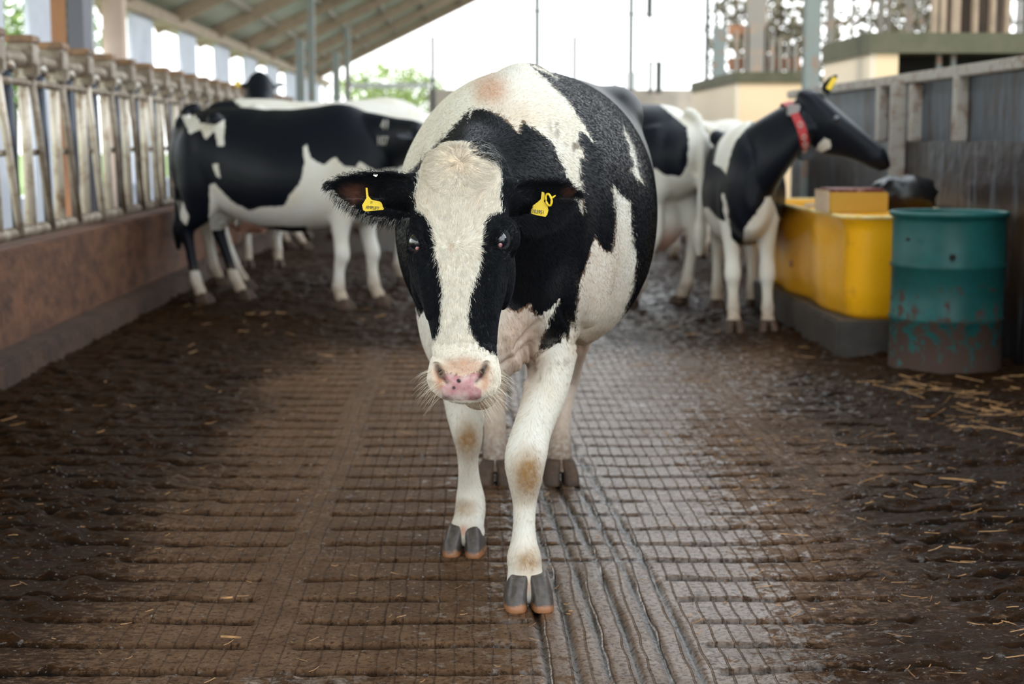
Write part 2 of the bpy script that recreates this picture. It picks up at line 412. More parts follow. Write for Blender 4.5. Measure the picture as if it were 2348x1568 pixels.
tree(-11, 30, 5.2, 2.6, 2600, M_leafs[1], 'pale green tree outside nearest of the left side openings')
tree(-11.5, 40, 5.2, 2.8, 2600, M_leafs[0], 'darker green tree outside beyond the left side openings')
tree(-3.0, 62, 4.2, 2.4, 2400, M_leafs[1], 'low green tree outside the far end beneath the pale gutter')
tree(8.6, 44, 6.2, 2.0, 1500, M_leafs[2], 'thin brown tree outside behind the far right posts', leaf=.2)
tree(13.4, 46, 7.0, 2.4, 1700, M_leafs[2], 'brown leafy tree outside right of the grey green column', leaf=.2)

# ------------------------------------------------------------------ right hand side
M_rw = mat('blue_grey_sheet', (.075, .098, .130), .42, .35, noise=(3.2, (.035, .027, .026), .44, .62, (2.5, 2.5, .5)), bump=(8, .3, .02))  # right wall colours set low to imitate the shade on this side
M_rw2 = mat('rusty_dark_sheet', (.026, .020, .021), .36, .3, noise=(4.5, (.11, .14, .18), .53, .68, (3.2, 3.2, .35)), bump=(9, .4, .02))
M_rail = mat('worn_grey_rail', (.36, .34, .31), .5, .3, noise=(12, (.20, .12, .08), .5, .68))
XR = 2.78
struct(MB().box(XR + .03, XR + .06, 3, 13.5, 1.12, 1.53).build('wall_right', M_rw))
struct(MB().box(XR, XR + .05, 3, 13.5, -.05, 1.14).build('wall_right_lower', M_rw2))
trim(MB().box(XR - .03, XR + .08, 3, 13.6, 1.50, 1.565), M_rail, bevel=.008)
for px, zb in ((2020, 1.14), (2200, 1.14)):
    y = dep(px, XR); trim(MB().box(XR - .035, XR + .03, y - .05, y + .05, zb, 1.52), M_rail, bevel=.006)
y = dep(2057, XR - .05); trim(MB().box(XR - .10, XR - .005, y - .03, y + .03, 0, 1.53), M_rail, bevel=.006)
y = dep(2085, XR - .03); trim(MB().box(XR - .03, XR + .03, y - .06, y + .06, 1.14, 1.49), M_rail, bevel=.006)

# cream cabins with olive fascia behind the wall
M_cream = mat('cream_panel', (.90, .68, .43), .6, noise=(2, (.86, .63, .38), .4, .7))
M_creamw = mat('pale_panel', (.80, .68, .52), .6)
M_olive = mat('olive_fascia', (.085, .085, .045), .6, noise=(5, (.12, .11, .065), .4, .7))
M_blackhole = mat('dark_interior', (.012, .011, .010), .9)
def cabin(x0, x1, y0, y1, top, fas, dark_from, label):
    c = empty('cabin', ((x0 + x1) / 2, (y0 + y1) / 2, 0), label, 'cabin')
    MB().box(x0, x0 + .05, y0, y1, -.02, top - fas).build('side_panel', M_creamw, c)
    MB().box(x0 + .05, dark_from, y0, y0 + .05, -.02, top - fas).build('front_panel', M_cream, c)
    if dark_from < x1:
        MB().box(dark_from, x1, y0 + .5, y0 + .55, -.02, top - fas).build('opening_shade_panel', M_blackhole, c)  # near-black sheet stands in for the shade inside the opening
        MB().box(x1 - .05, x1, y0, y1, -.02, top - fas).build('end_panel', M_creamw, c)
    MB().box(x0 - .02, x1 + .02, y0 - .03, y1, top - fas, top).build('fascia', M_olive, c)
    return c
c0 = P(1697, 165, 18); c1 = P(1842, 165, 18)
cabin(c0[0] - .05, c1[0], 18, 21.5, c0[2], .115, c1[0], 'small cream cabin with olive top band seen left of the grey column')
c0 = P(1997, 75, 13); 
cb = cabin(c0[0], 6.2, 13, 14.7, c0[2], .165, P(2062, 75, 13)[0], 'large cream cabin with olive top band and dark opening behind the right wall')
for px in (2150, 2183):
    a = P(px, 130, 13.2); MB().box(a[0] - .02, a[0] + .02, 13.15, 13.2, .5, c0[2] - .165).build('inner_post', M_steel, cb)
# columns
for px, wpx, D in ((1861, 34, 12.9), (1649, 26, 20)):
    c = P(px, 100, D); r = wpx / F * D / 2
    trim(MB().box(c[0] - r, c[0] + r, D - .06, D + .06, -.02, 4.6 if D < 15 else 2.55), M_steel)
# slatted brown boarding and bars high at the right
M_board = mat('dark_brown_boards', (.055, .038, .028), .8, noise=(4, (.10, .065, .045), .4, .7, (3, 3, .5)))
a = P(2168, 80, 15.2); b_ = P(2305, 80, 15.2)
struct(MB().box(a[0], b_[0], 15.2, 15.3, 1.9, 4.2).build('wall_back_boards', M_board))
for px, wpx in ((2142, 10), (2160, 14), (2190, 18), (2235, 9), (2275, 9), (2308, 10)):
    c = P(px, 40, 15.0); r = wpx / F * 15 / 2
    trim(MB().box(c[0] - r, c[0] + r, 14.95, 15.05, 1.9, 4.2), M_beam)
for px, wpx in ((1905, 16), (1955, 4), (1997, 4), (2020, 12), (2037, 4), (2085, 14), (2113, 5), (2335, 5), (2350, 14)):
    c = P(px, 40, 16.0); r = wpx / F * 16 / 2
    trim(MB().box(c[0] - r, c[0] + r, 15.97, 16.03, 1.9, 4.3), M_pur)
for z in (2.55, 2.32): trim(MB().box(3.5, 6.4, 16.04, 16.07, z, z + .025), M_pur)
for px, wpx, D, yt in ((1735, 44, 24, -40), (1712, 10, 24, 60), (1772, 8, 24, 90), (1790, 5, 24, 90), (1808, 5, 24, 95), (1825, 5, 24, 95), (1690, 6, 24, 70), (1756, 7, 24, 60)):
    c = P(px, 40, D); r = wpx / F * D / 2
    trim(MB().box(c[0] - r, c[0] + r, D - .05, D + .05, 1.8, P(px, yt, D)[2]), M_pur)
for yy, zz in ((140, 1), (62, 1)):
    a = P(1670, yy, 24.1); b2 = P(1835 if yy == 140 else 1760, yy, 24.1)
    trim(MB().box(a[0], b2[0], 24.06, 24.1, a[2] - .12, a[2] + (.05 if yy == 140 else .03)), M_orange)

# concrete plinth and yellow trough
M_pl = mat('plinth_concrete', (.035, .028, .023), .6, noise=(5, (.065, .052, .043), .45, .65), bump=(20, .4, .01))  # concrete darkened in colour to stand in for the right side's shade
pl = MB().box(1.93, 2.77, 8.09, 10.75, -.03, .205).build('concrete_plinth', M_pl, bevel=.012)
tag(pl, 'low dark concrete plinth carrying the yellow trough', 'plinth')
M_yel = mat('yellow_plastic', (.95, .46, .008), .28, noise=(7, (.55, .25, .02), .62, .78), coat=.2)
M_yrim = mat('scuffed_yellow_rim', (.86, .68, .32), .45, noise=(16, (.80, .52, .10), .5, .65))
def trough():
    t = empty('feed_trough', (2.3, 9.5, .205), 'long yellow plastic trough on the concrete plinth behind the green drum', 'trough')
    x0, x1, y0, y1, zb, zt = 1.98, 2.70, 8.16, 10.62, .206, .745
    def ring(off, z, rib):
        pts = []
        n = 160; R = .13
        cx0, cx1, cy0, cy1 = x0 - off + R, x1 + off - R, y0 - off + R, y1 + off - R
        segs = [((cx0, cy0), math.pi, 1.5 * math.pi), ((cx1, cy0), 1.5 * math.pi, 2 * math.pi), ((cx1, cy1), 0, .5 * math.pi), ((cx0, cy1), .5 * math.pi, math.pi)]
        for si, ((cx, cy), a0, a1) in enumerate(segs):
            for i in range(9):
                a = a0 + (a1 - a0) * i / 8; pts.append([cx + R * math.cos(a), cy + R * math.sin(a), z])
            nx_ = segs[(si + 1) % 4]; m = 30
            ex, ey = cx + R * math.cos(a1), cy + R * math.sin(a1)
            sx, sy = nx_[0][0] + R * math.cos(nx_[1]), nx_[0][1] + R * math.sin(nx_[1])
            for i in range(1, m): pts.append([ex + (sx - ex) * i / m, ey + (sy - ey) * i / m, z])
        for p in pts:                    # swelling ribs down the long side
            if p[0] < (x0 + x1) / 2 - .1: p[0] += rib * .020 * math.sin((p[1] - y0) * 2 * math.pi / .95 + .8)
            elif p[1] < y0 + .05: p[1] += rib * .016 * math.sin((p[0] - x0) * 2 * math.pi / .36)
        return pts
    lv = [(-.035, zb, 1), (-.02, zb + .03, 1), (0, zb + .15, 1), (.0, zt - .08, 1), (.002, zt - .03, .3), (.012, zt - .015, 0), (.012, zt, 0), (-.02, zt, 0), (-.03, zt - .03, 0), (-.05, zb + .2, 0)]
    v = []; f = []
    for l in lv: v += ring(*l)
    n = len(v) // len(lv)
    for i in range(len(lv) - 1):
        for j in range(n):
            f.append((i * n + j, i * n + (j + 1) % n, (i + 1) * n + (j + 1) % n, (i + 1) * n + j))
    f.append(tuple(range(n))[::-1]); f.append(tuple(range((len(lv) - 1) * n, len(lv) * n)))
    link_mesh('tank', v, f, M_yel, t, True)
    rimv = ring(.018, zt + .002, 0)
    MB().tube(rimv, .011, 6, closed=True).build('rim', M_yrim, t, True)
    dk = MB().tube([(1.963, 9.5, .40), (1.975, 9.5, .40)], .022, 12).build('drain_plug', mat('dull_red_plug', (.35, .16, .10), .5), t)
    MB().box(x0 + .06, x1 - .06, y0 + .75, y1 - .1, zt - .13, zt - .10).build('feed_level', M_feed, t)
    return t
trough()
M_bxs = mat('cardboard_side', (.62, .46, .32), .8, noise=(10, (.50, .34, .22), .5, .7))
M_bxf = mat('yellow_carton', (.50, .27, .02), .55, noise=(6, (.22, .05, .02), .64, .70))
M_red = mat('dark_red_lick', (.15, .018, .012), .3, noise=(14, (.55, .28, .20), .52, .66))
bx = empty('mineral_box', (2.3, 8.5, .75), 'open yellow carton with red lick block on the yellow trough', 'box')
bxa = P(1888, 470, 8.55)[0]; bxb = P(2037, 470, 8.4)[0]
MB().box(bxa, bxb, 8.40, 8.74, .758, .868).build('carton', M_bxf, bx, bevel=.006)
MB().box(bxa - .008, bxa - .001, 8.41, 8.73, .76, .875).build('side_flap', M_bxs, bx)
MB().box(bxa + .008, bxb - .01, 8.41, 8.73, .868, .885).build('lick_block', M_red, bx, bevel=.008)
pw = empty('wooden_board', (2.1, 9.3, .75), 'short pale wooden board on the far rim of the yellow trough', 'board')
MB().bar((1.97, 9.0, .773), (2.18, 9.25, .773), .09, .022).build('plank', M_bxs, pw, bevel=.004)

# green drum
M_drum = mat('teal_drum_paint', (.012, .098, .094), .55, spec=.3, noise=(4, (.007, .066, .062), .4, .65))  # teal kept deeper, with the shade of the right side put into it
def drum_mat():
    m = M_drum; t = m.node_tree; b = t.nodes['Principled BSDF']
    src = b.inputs['Base Color'].links[0].from_socket
    co = t.nodes.new('ShaderNodeTexCoord'); sp = t.nodes.new('ShaderNodeSeparateXYZ'); t.links.new(co.outputs['Object'], sp.inputs[0])
    n = t.nodes.new('ShaderNodeTexNoise'); n.inputs['Scale'].default_value = 17; n.inputs['Detail'].default_value = 6; n.inputs['Roughness'].default_value = .65
    t.links.new(co.outputs['Object'], n.inputs['Vector'])
    zr = t.nodes.new('ShaderNodeMapRange'); t.links.new(sp.outputs[2], zr.inputs[0])
    for i, v in enumerate((.05, .55, .62, .30)): zr.inputs[i + 1].default_value = v
    ad = t.nodes.new('ShaderNodeMath'); ad.operation = 'ADD'; t.links.new(n.outputs[0], ad.inputs[0]); t.links.new(zr.outputs[0], ad.inputs[1])
    mr = t.nodes.new('ShaderNodeMapRange'); t.links.new(ad.outputs[0], mr.inputs[0]); mr.inputs[1].default_value = .96; mr.inputs[2].default_value = 1.03
    mx = t.nodes.new('ShaderNodeMix'); mx.data_type = 'RGBA'; t.links.new(mr.outputs[0], mx.inputs[0]); t.links.new(src, mx.inputs[6]); mx.inputs[7].default_value = (.062, .036, .026, 1)
    t.links.new(mx.outputs[2], b.inputs['Base Color'])
    mm = t.nodes.new('ShaderNodeMix'); t.links.new(mr.outputs[0], mm.inputs[0]); mm.inputs[2].default_value = .4; mm.inputs[3].default_value = .8
    t.links.new(mm.outputs[0], b.inputs['Roughness'])
drum_mat()
DX, DY, DR, DH = 2.385, 7.72, .28, .80
dr = empty('steel_drum', (DX, DY, 0), 'teal green steel drum with mud splashed lower half beside the right wall', 'drum')
prof = [(DR - .012, .0), (DR, .012), (DR, .03), (DR - .006, .04), (DR - .006, .26), (DR + .004, .275), (DR - .006, .29), (DR - .006, .52), (DR + .004, .535), (DR - .006, .55), (DR - .006, DH - .05),
        (DR - .004, DH - .03), (DR + .010, DH - .022), (DR + .012, DH - .008), (DR + .004, DH), (DR - .010, DH - .004), (DR - .014, DH - .03), (DR - .016, .45), (DR - .03, .42)]
def lathe(prof, c, n=64, cap=True):
    v = []; f = []
    for r, z in prof:
        v += [(c[0] + r * math.cos(2 * math.pi * j / n), c[1] + r * math.sin(2 * math.pi * j / n), c[2] + z) for j in range(n)]
    for i in range(len(prof) - 1):
        for j in range(n): f.append((i * n + j, i * n + (j + 1) % n, (i + 1) * n + (j + 1) % n, (i + 1) * n + j))
    if cap: f.append(tuple(range(n))[::-1]); f.append(tuple(range((len(prof) - 1) * n, len(prof) * n)))
    return v, f
v, f = lathe(prof, (DX, DY, 0))
link_mesh('barrel', v, f, M_drum, dr, True)
a = P(2185, 590, DY - DR); MB().tube([(a[0], DY - DR - .003, a[2]), (a[0], DY - DR + .02, a[2])], .014, 12).build('bung_hole', M_blackhole, dr)
a = P(2074, 547, DY - DR + .12); MB().tube([(a[0], DY - DR + .05, a[2]), (a[0], DY - DR + .08, a[2])], .008, 10).build('rivet', M_blackhole, dr)
MB().tube([(DX - .1 + .27 * math.cos(t_), DY + .0 + .05 + .0 * t_, DH + .0) for t_ in (0, .001)], .001, 3)
bgv, bgf = lathe([(.02, .0), (.17, .02), (.19, .10), (.15, .17), (.06, .195), (.0, .2)], (2.50, 8.98, .745), 24)
for i, p in enumerate(bgv):
    bgv[i] = (p[0] + .02 * math.sin(p[1] * 40 + p[2] * 30), p[1], p[2] + .012 * math.sin(p[0] * 50))
bgo = link_mesh('rubbish_bag', bgv, bgf, mat('black_plastic', (.008, .008, .009), .35), None, True)
tag(bgo, 'black plastic bag lying on the trough behind the green drum', 'bag')

# ------------------------------------------------------------------ straw
M_straw = mat('straw', (.40, .21, .075), .6, noise=(25, (.16, .08, .03), .4, .6))
sv = []; sf = []
def straw_bit(x, y, ln, ang, r, z=None, tilt=0):
    hgt = groove_fields(np.array([[x]]), np.array([[y]]))[0][0, 0] if z is None else z
    dx, dy = math.cos(ang) * ln / 2, math.sin(ang) * ln / 2; dz = tilt * ln / 2
    nxv, nyv = -math.sin(ang) * r, math.cos(ang) * r; z = hgt + r + .0015 + abs(dz)
    b0 = len(sv)
    for (sx, sz) in ((-1, -1), (0, 1)):
        px_, py_, pz_ = x + sx * dx, y + sx * dy, z + sz * 0 + (-dz if sx < 0 else 0)
        sv.extend([(px_ - nxv, py_ - nyv, pz_ - r), (px_ + nxv, py_ + nyv, pz_ - r), (px_, py_, pz_ + r)])
    px_, py_, pz_ = x + dx, y + dy, z + dz + random.uniform(-.003, .006)
    sv.extend([(px_ - nxv, py_ - nyv, pz_ - r), (px_ + nxv, py_ + nyv, pz_ - r), (px_, py_, pz_ + r)])
    for s0 in (0, 3):
        a_, b_, c_, d_, e_, f_ = [b0 + s0 + q for q in range(6)]
        sf.extend([(a_, d_, e_, b_), (b_, e_, f_, c_), (c_, f_, d_, a_)])
def scatter(n, xr, yr, lmin, lmax, r, dens=None):
    for _ in range(n):
        x = random.uniform(*xr); y = random.uniform(*yr)
        straw_bit(x, y, random.uniform(lmin, lmax), random.gauss(0, .9), random.uniform(.4, 1) * r, tilt=random.uniform(-.2, .2))
scatter(430, (.75, 2.7), (2.9, 6.2), .012, .05, .0013)
scatter(60, (.9, 2.6), (3.0, 6.0), .04, .10, .0017)
scatter(150, (1.8, 2.70), (5.8, 7.35), .03, .15, .0022)
scatter(260, (-1.6, .8), (2.9, 5.5), .008, .03, .0011)
scatter(120, (-2.0, 2.6), (5.5, 11), .03, .09, .0025)
for px, py, ln, an in ((2205, 1260, .07, -.35), (2230, 1105, .22, -.42), (530, 1465, .05, -.2), (520, 1375, .03, .05)):
    g = G(px, py, .01); straw_bit(g[0], g[1], ln, an, .0022, .012)
so = link_mesh('straw', sv, sf, M_straw, None); tag(so, 'loose straw scattered over the dirty alley floor', 'straw', kind='stuff')

# ====================================================================== cows
def catmull(A, n):
    """A: (k, m) control rows -> smooth dense rows, n steps per span"""
    A = np.asarray(A, float); k = len(A); out_ = []
    for i in range(k - 1):
        p0 = A[max(i - 1, 0)]; p1 = A[i]; p2 = A[i + 1]; p3 = A[min(i + 2, k - 1)]
        d = max(np.linalg.norm(p2[:3] - p1[:3]), 1e-5)
        m1 = (p2 - p0) * (d / max(np.linalg.norm(p2[:3] - p0[:3]), 1e-5)); m2 = (p3 - p1) * (d / max(np.linalg.norm(p3[:3] - p1[:3]), 1e-5))
        for j in range(n):
            t = j / n; t2 = t * t; t3 = t2 * t
            out_.append((2 * t3 - 3 * t2 + 1) * p1 + (t3 - 2 * t2 + t) * m1 + (-2 * t3 + 3 * t2) * p2 + (t3 - t2) * m2)
    out_.append(A[-1]); return np.array(out_)

def loft(rows, side, n=28, sub=5, e=(2.0, 2.0), tdir=None):
    """rows: x y z w a b  (w half width along side, a extent along +v, b along -v)"""
    R = catmull(rows, sub); side = np.array(side, float); k = len(R)
    T = np.gradient(R[:, :3], axis=0) if tdir is None else np.tile(np.array(tdir, float), (k, 1))
    v = []
    for i in range(k):
        t = T[i] / (np.linalg.norm(T[i]) + 1e-9)
        s = side - t * side.dot(t); s /= np.linalg.norm(s)
        q = np.cross(t, s)
        w_, a, b = np.maximum(R[i, 3:6], .002)
        for j in range(n):
            th = 2 * math.pi * j / n; c, sn = math.cos(th), math.sin(th)
            ex = e[0] if sn >= 0 else e[1]
            cc = math.copysign(abs(c) ** (2 / ex), c); ss = math.copysign(abs(sn) ** (2 / ex), sn)
            v.append(R[i, :3] + s * w_ * cc + q * (a if sn >= 0 else b) * ss)
    f = []
    for i in range(k - 1):
        for j in range(n):
            f.append((i * n + j, i * n + (j + 1) % n, (i + 1) * n + (j + 1) % n, (i + 1) * n + j))
    v.append(R[0, :3]); v.append(R[-1, :3]); A0 = len(v) - 2
    for j in range(n):
        f.append((A0, (j + 1) % n, j)); f.append((A0 + 1, (k - 1) * n + j, (k - 1) * n + (j + 1) % n))
    return np.array(v), f

def ellipsoid(c, r, n=16, M=None):
    v = []; f = []
    for i in range(n + 1):
        ph = math.pi * i / n
        for j in range(2 * n):
            th = math.pi * j / n
            p = np.array([math.sin(ph) * math.cos(th) * r[0], math.sin(ph) * math.sin(th) * r[1], math.cos(ph) * r[2]])
            if M is not None: p = M @ p
            v.append(p + np.array(c))
    m = 2 * n
    for i in range(n):
        for j in range(m):
            f.append((i * m + j, (i + 1) * m + j, (i + 1) * m + (j + 1) % m, i * m + (j + 1) % m))
    return np.array(v), f

def ear_mesh(base, tip, up, front, wid, cup, th=.010, n=22, m=17, shape=None):
    """leaf shaped cupped ear from base to tip; up = direction of its upper edge, front = direction the cup opens"""
    base, tip, up, front = [np.array(a, float) for a in (base, tip, up, front)]
    T = tip - base; L_ = np.linalg.norm(T); T = T / L_
    up = up - T * up.dot(T); up /= np.linalg.norm(up); fr = front - T * front.dot(T) - up * front.dot(up); fr /= np.linalg.norm(fr)
    def prof(u):                          # half widths: upper and lower edge
        k = math.sin(math.pi * min(1, (u * .86 + .14)) ** .82) ** .62 if u < 1 else 0
        return k
    F_, B_ = [], []
    for i in range(n + 1):
        u = i / n; k = max(prof(u), .02)
        for j in range(m + 1):
            t = -1 + 2 * j / m
            hw = wid * k * (.78 if t > 0 else 1.0)
            c = base + T * (u * L_) + up * (t * hw) - fr * (cup * k * (1 - t * t) * (1 - .35 * u)) + fr * (.012 * math.sin(u * 3.1))
            roll = (abs(t) ** 4) * .006
            thk = th * (1 - .75 * abs(t) ** 3) * (1.3 - .8 * u) + .0015
            F_.append(c + fr * (roll + thk / 2)); B_.append(c + fr * (roll - thk / 2))
    nv = len(F_); v = F_ + B_; f = []
    w1 = m + 1
    for i in range(n):
        for j in range(m):
            a, b, c, d = i * w1 + j, i * w1 + j + 1, (i + 1) * w1 + j + 1, (i + 1) * w1 + j
            f.append((a, b, c, d)); f.append((nv + d, nv + c, nv + b, nv + a))
    for i in range(n):
        a, d = i * w1, (i + 1) * w1; f.append((a, d, nv + d, nv + a))
        a, d = i * w1 + m, (i + 1) * w1 + m; f.append((d, a, nv + a, nv + d))
    for j in range(m):
        a, b = j, j + 1; f.append((b, a, nv + a, nv + b))
        a, b = n * w1 + j, n * w1 + j + 1; f.append((a, b, nv + b, nv + a))
    return np.array(v), f

def fuse(name, parts, voxel, smooth):
    """all closed shells -> one continuous skin"""
    v = []; f = []; n = 0
    for pv, pf in parts:
        v.append(pv); f += [tuple(i + n for i in a) for a in pf]; n += len(pv)
    me = bpy.data.meshes.new(name); me.from_pydata(np.concatenate(v).tolist(), [], f); me.update()
    bm = bmesh.new(); bm.from_mesh(me); bmesh.ops.recalc_face_normals(bm, faces=bm.faces[:]); bm.to_mesh(me); bm.free()
    o = bpy.data.objects.new(name, me); COL.objects.link(o)
    md = o.modifiers.new('r', 'REMESH'); md.mode = 'VOXEL'; md.voxel_size = voxel; md.use_smooth_shade = True
    if smooth:
        sm = o.modifiers.new('s', 'SMOOTH'); sm.iterations = smooth; sm.factor = .5
    dg = bpy.context.evaluated_depsgraph_get(); dg.update()
    me2 = bpy.data.meshes.new_from_object(o.evaluated_get(dg), depsgraph=dg)
    o.modifiers.clear(); o.data = me2; me2.name = name; bpy.data.meshes.remove(me)
    me2.polygons.foreach_set('use_smooth', [True] * len(me2.polygons))
    return o
def getv(me):
    a = np.empty(len(me.vertices) * 3); me.vertices.foreach_get('co', a); return a.reshape(-1, 3)
def getn(me):
    a = np.empty(len(me.vertices) * 3); me.vertex_normals.foreach_get('vector', a) if hasattr(me.vertex_normals, 'foreach_get') else None; return a.reshape(-1, 3)
def setv(me, v): me.vertices.foreach_set('co', np.ascontiguousarray(v).ravel()); me.update()

def poly_sd(p, poly):
    """signed distance of points to a polygon, positive inside"""
    poly = np.asarray(poly, float); d = np.full(len(p), 1e9); ins = np.zeros(len(p), bool)
    for i in range(len(poly)):
        a = poly[i]; b = poly[(i + 1) % len(poly)]; ab = b - a
        ap = p - a; t = np.clip((ap @ ab) / (ab @ ab + 1e-12), 0, 1)
        d = np.minimum(d, np.linalg.norm(ap - t[:, None] * ab, axis=1))
        c = ((a[1] > p[:, 1]) != (b[1] > p[:, 1])) & (p[:, 0] < (b[0] - a[0]) * (p[:, 1] - a[1]) / (b[1] - a[1] + 1e-12) + a[0])
        ins ^= c
    return np.where(ins, d, -d)
def white_of(p, polys): return np.max([poly_sd(p, q) for q in polys], axis=0)

def coat_material(name, hair=False, black=(.0035, .0042, .006), white=(.74, .72, .66), fine=1.0):
    m = bpy.data.materials.new(name); m.use_nodes = True
    t = m.node_tree; N = t.nodes; L = t.links; b = N['Principled BSDF']
    co = N.new('ShaderNodeTexCoord')
    def attr(n, o='Fac'):
        a = N.new('ShaderNodeAttribute'); a.attribute_name = n; return a.outputs[o]
    def noise(sc, det=4, stretch=None):
        n = N.new('ShaderNodeTexNoise'); n.inputs['Scale'].default_value = sc; n.inputs['Detail'].default_value = det
        if stretch:
            mp = N.new('ShaderNodeMapping'); mp.inputs['Scale'].default_value = stretch; L.new(co.outputs['Object'], mp.inputs[0]); L.new(mp.outputs[0], n.inputs['Vector'])
        else: L.new(co.outputs['Object'], n.inputs['Vector'])
        return n.outputs[0]
    def mth(op, a, c):
        x = N.new('ShaderNodeMath'); x.operation = op
        for i, v in enumerate((a, c)):
            if isinstance(v, (int, float)): x.inputs[i].default_value = v
            else: L.new(v, x.inputs[i])
        return x.outputs[0]
    def rngm(x, a, b_, c=0, d=1):
        r = N.new('ShaderNodeMapRange'); L.new(x, r.inputs[0])
        for i, v in enumerate((a, b_, c, d)): r.inputs[i + 1].default_value = v
        return r.outputs[0]
    sd = attr('coat')
    fur = noise(120 * fine, 3, (1, 1, .22))
    sd2 = mth('ADD', sd, mth('ADD', mth('MULTIPLY', mth('SUBTRACT', fur, .5), .022), mth('MULTIPLY', mth('SUBTRACT', noise(22 * fine, 3), .5), .018)))
    k = rngm(sd2, -.0012, .0012)
    wn = N.new('ShaderNodeMix'); wn.data_type = 'RGBA'; L.new(rngm(noise(7, 5), .35, .7), wn.inputs[0])
    wn.inputs[6].default_value = (*white, 1); wn.inputs[7].default_value = (white[0] * .93, white[1] * .88, white[2] * .80, 1)
    mx = N.new('ShaderNodeMix'); mx.data_type = 'RGBA'; L.new(k, mx.inputs[0]); mx.inputs[6].default_value = (*black, 1); L.new(wn.outputs[2], mx.inputs[7])
    tn = N.new('ShaderNodeMix'); tn.data_type = 'RGBA'
    L.new(mth('MULTIPLY', attr('tint_amount'), rngm(noise(60, 5), .3, .6, .65, 1.0)), tn.inputs[0]); L.new(mx.outputs[2], tn.inputs[6]); L.new(attr('tint', 'Color'), tn.inputs[7])
    L.new(tn.outputs[2], b.inputs['Base Color'])
    L.new(rngm(k, 0, 1, .42, .75), b.inputs['Roughness'])
    L.new(rngm(k, 0, 1, .20, .20), b.inputs['Specular IOR Level'])
    b.inputs['Sheen Weight'].default_value = .0; b.inputs['Sheen Roughness'].default_value = .4
    b.inputs['Subsurface Weight'].default_value = 0
    bp = N.new('ShaderNodeBump'); bp.inputs['Strength'].default_value = .2; bp.inputs['Distance'].default_value = .005
    L.new(mth('ADD', noise(260 * fine, 2, (1, 1, .2)), mth('MULTIPLY', noise(28 * fine, 4), .25)), bp.inputs['Height']); L.new(bp.outputs[0], b.inputs['Normal'])
    return m
M_coat = coat_material('holstein_coat')
M_coat_far = coat_material('holstein_coat_background', black=(.004, .006, .011))
def set_attr(me, name, a, dom='POINT'):
    at = me.attributes.new(name, 'FLOAT', dom); at.data.foreach_set('value', np.ascontiguousarray(a, dtype=np.float32))
def set_col(me, name, a, dom='POINT'):
    at = me.attributes.new(name, 'FLOAT_COLOR', dom); at.data.foreach_set('color', np.ascontiguousarray(np.c_[a, np.ones(len(a))], dtype=np.float32).ravel())

class Tint:
    def __init__(s, n): s.c = np.zeros((n, 3)); s.a = np.zeros(n)
    def add(s, amt, col):
        amt = np.clip(amt, 0, 1); tot = amt + s.a * (1 - amt)
        s.c = np.where(tot[:, None] > 1e-4, (np.array(col) * amt[:, None] + s.c * (s.a * (1 - amt))[:, None]) / np.maximum(tot, 1e-4)[:, None], s.c); s.a = tot
def blob(p, c, r, soft=.5):              # 1 in the middle of an ellipse, 0 outside
    d = np.sqrt((((p - np.array(c)) / np.array(r)) ** 2).sum(1)); return 1 - sstep(1 - soft, 1 + soft * .3, d)

# hooves -----------------------------------------------------------------
def hoof_mat(name='grey_hoof'):
    m = mat(name, (.045, .036, .031), .42, noise=(60, (.095, .076, .064), .4, .7), bump=(120, .3, .002))
    t = m.node_tree; b = t.nodes['Principled BSDF']; src = b.inputs['Base Color'].links[0].from_socket
    co = t.nodes.new('ShaderNodeNewGeometry'); sp = t.nodes.new('ShaderNodeSeparateXYZ'); t.links.new(co.outputs['Position'], sp.inputs[0])
    n = t.nodes.new('ShaderNodeTexNoise'); n.inputs['Scale'].default_value = 45; t.links.new(co.outputs['Position'], n.inputs['Vector'])
    ad = t.nodes.new('ShaderNodeMath'); ad.operation = 'MULTIPLY_ADD'; t.links.new(n.outputs[0], ad.inputs[0]); ad.inputs[1].default_value = .035; t.links.new(sp.outputs[2], ad.inputs[2])
    r = t.nodes.new('ShaderNodeMapRange'); t.links.new(ad.outputs[0], r.inputs[0]); r.inputs[1].default_value = .030; r.inputs[2].default_value = .038; r.inputs[3].default_value = 1; r.inputs[4].default_value = 0
    mx = t.nodes.new('ShaderNodeMix'); mx.data_type = 'RGBA'; t.links.new(r.outputs[0], mx.inputs[0]); t.links.new(src, mx.inputs[6]); mx.inputs[7].default_value = (.30, .13, .055, 1)
    t.links.new(mx.outputs[2], b.inputs['Base Color']); return m
M_hoof = hoof_mat()
M_hoof_dirty = mat('mud_caked_hoof', (.050, .030, .020), .7, noise=(30, (.10, .055, .03), .4, .7), bump=(50, .6, .006))
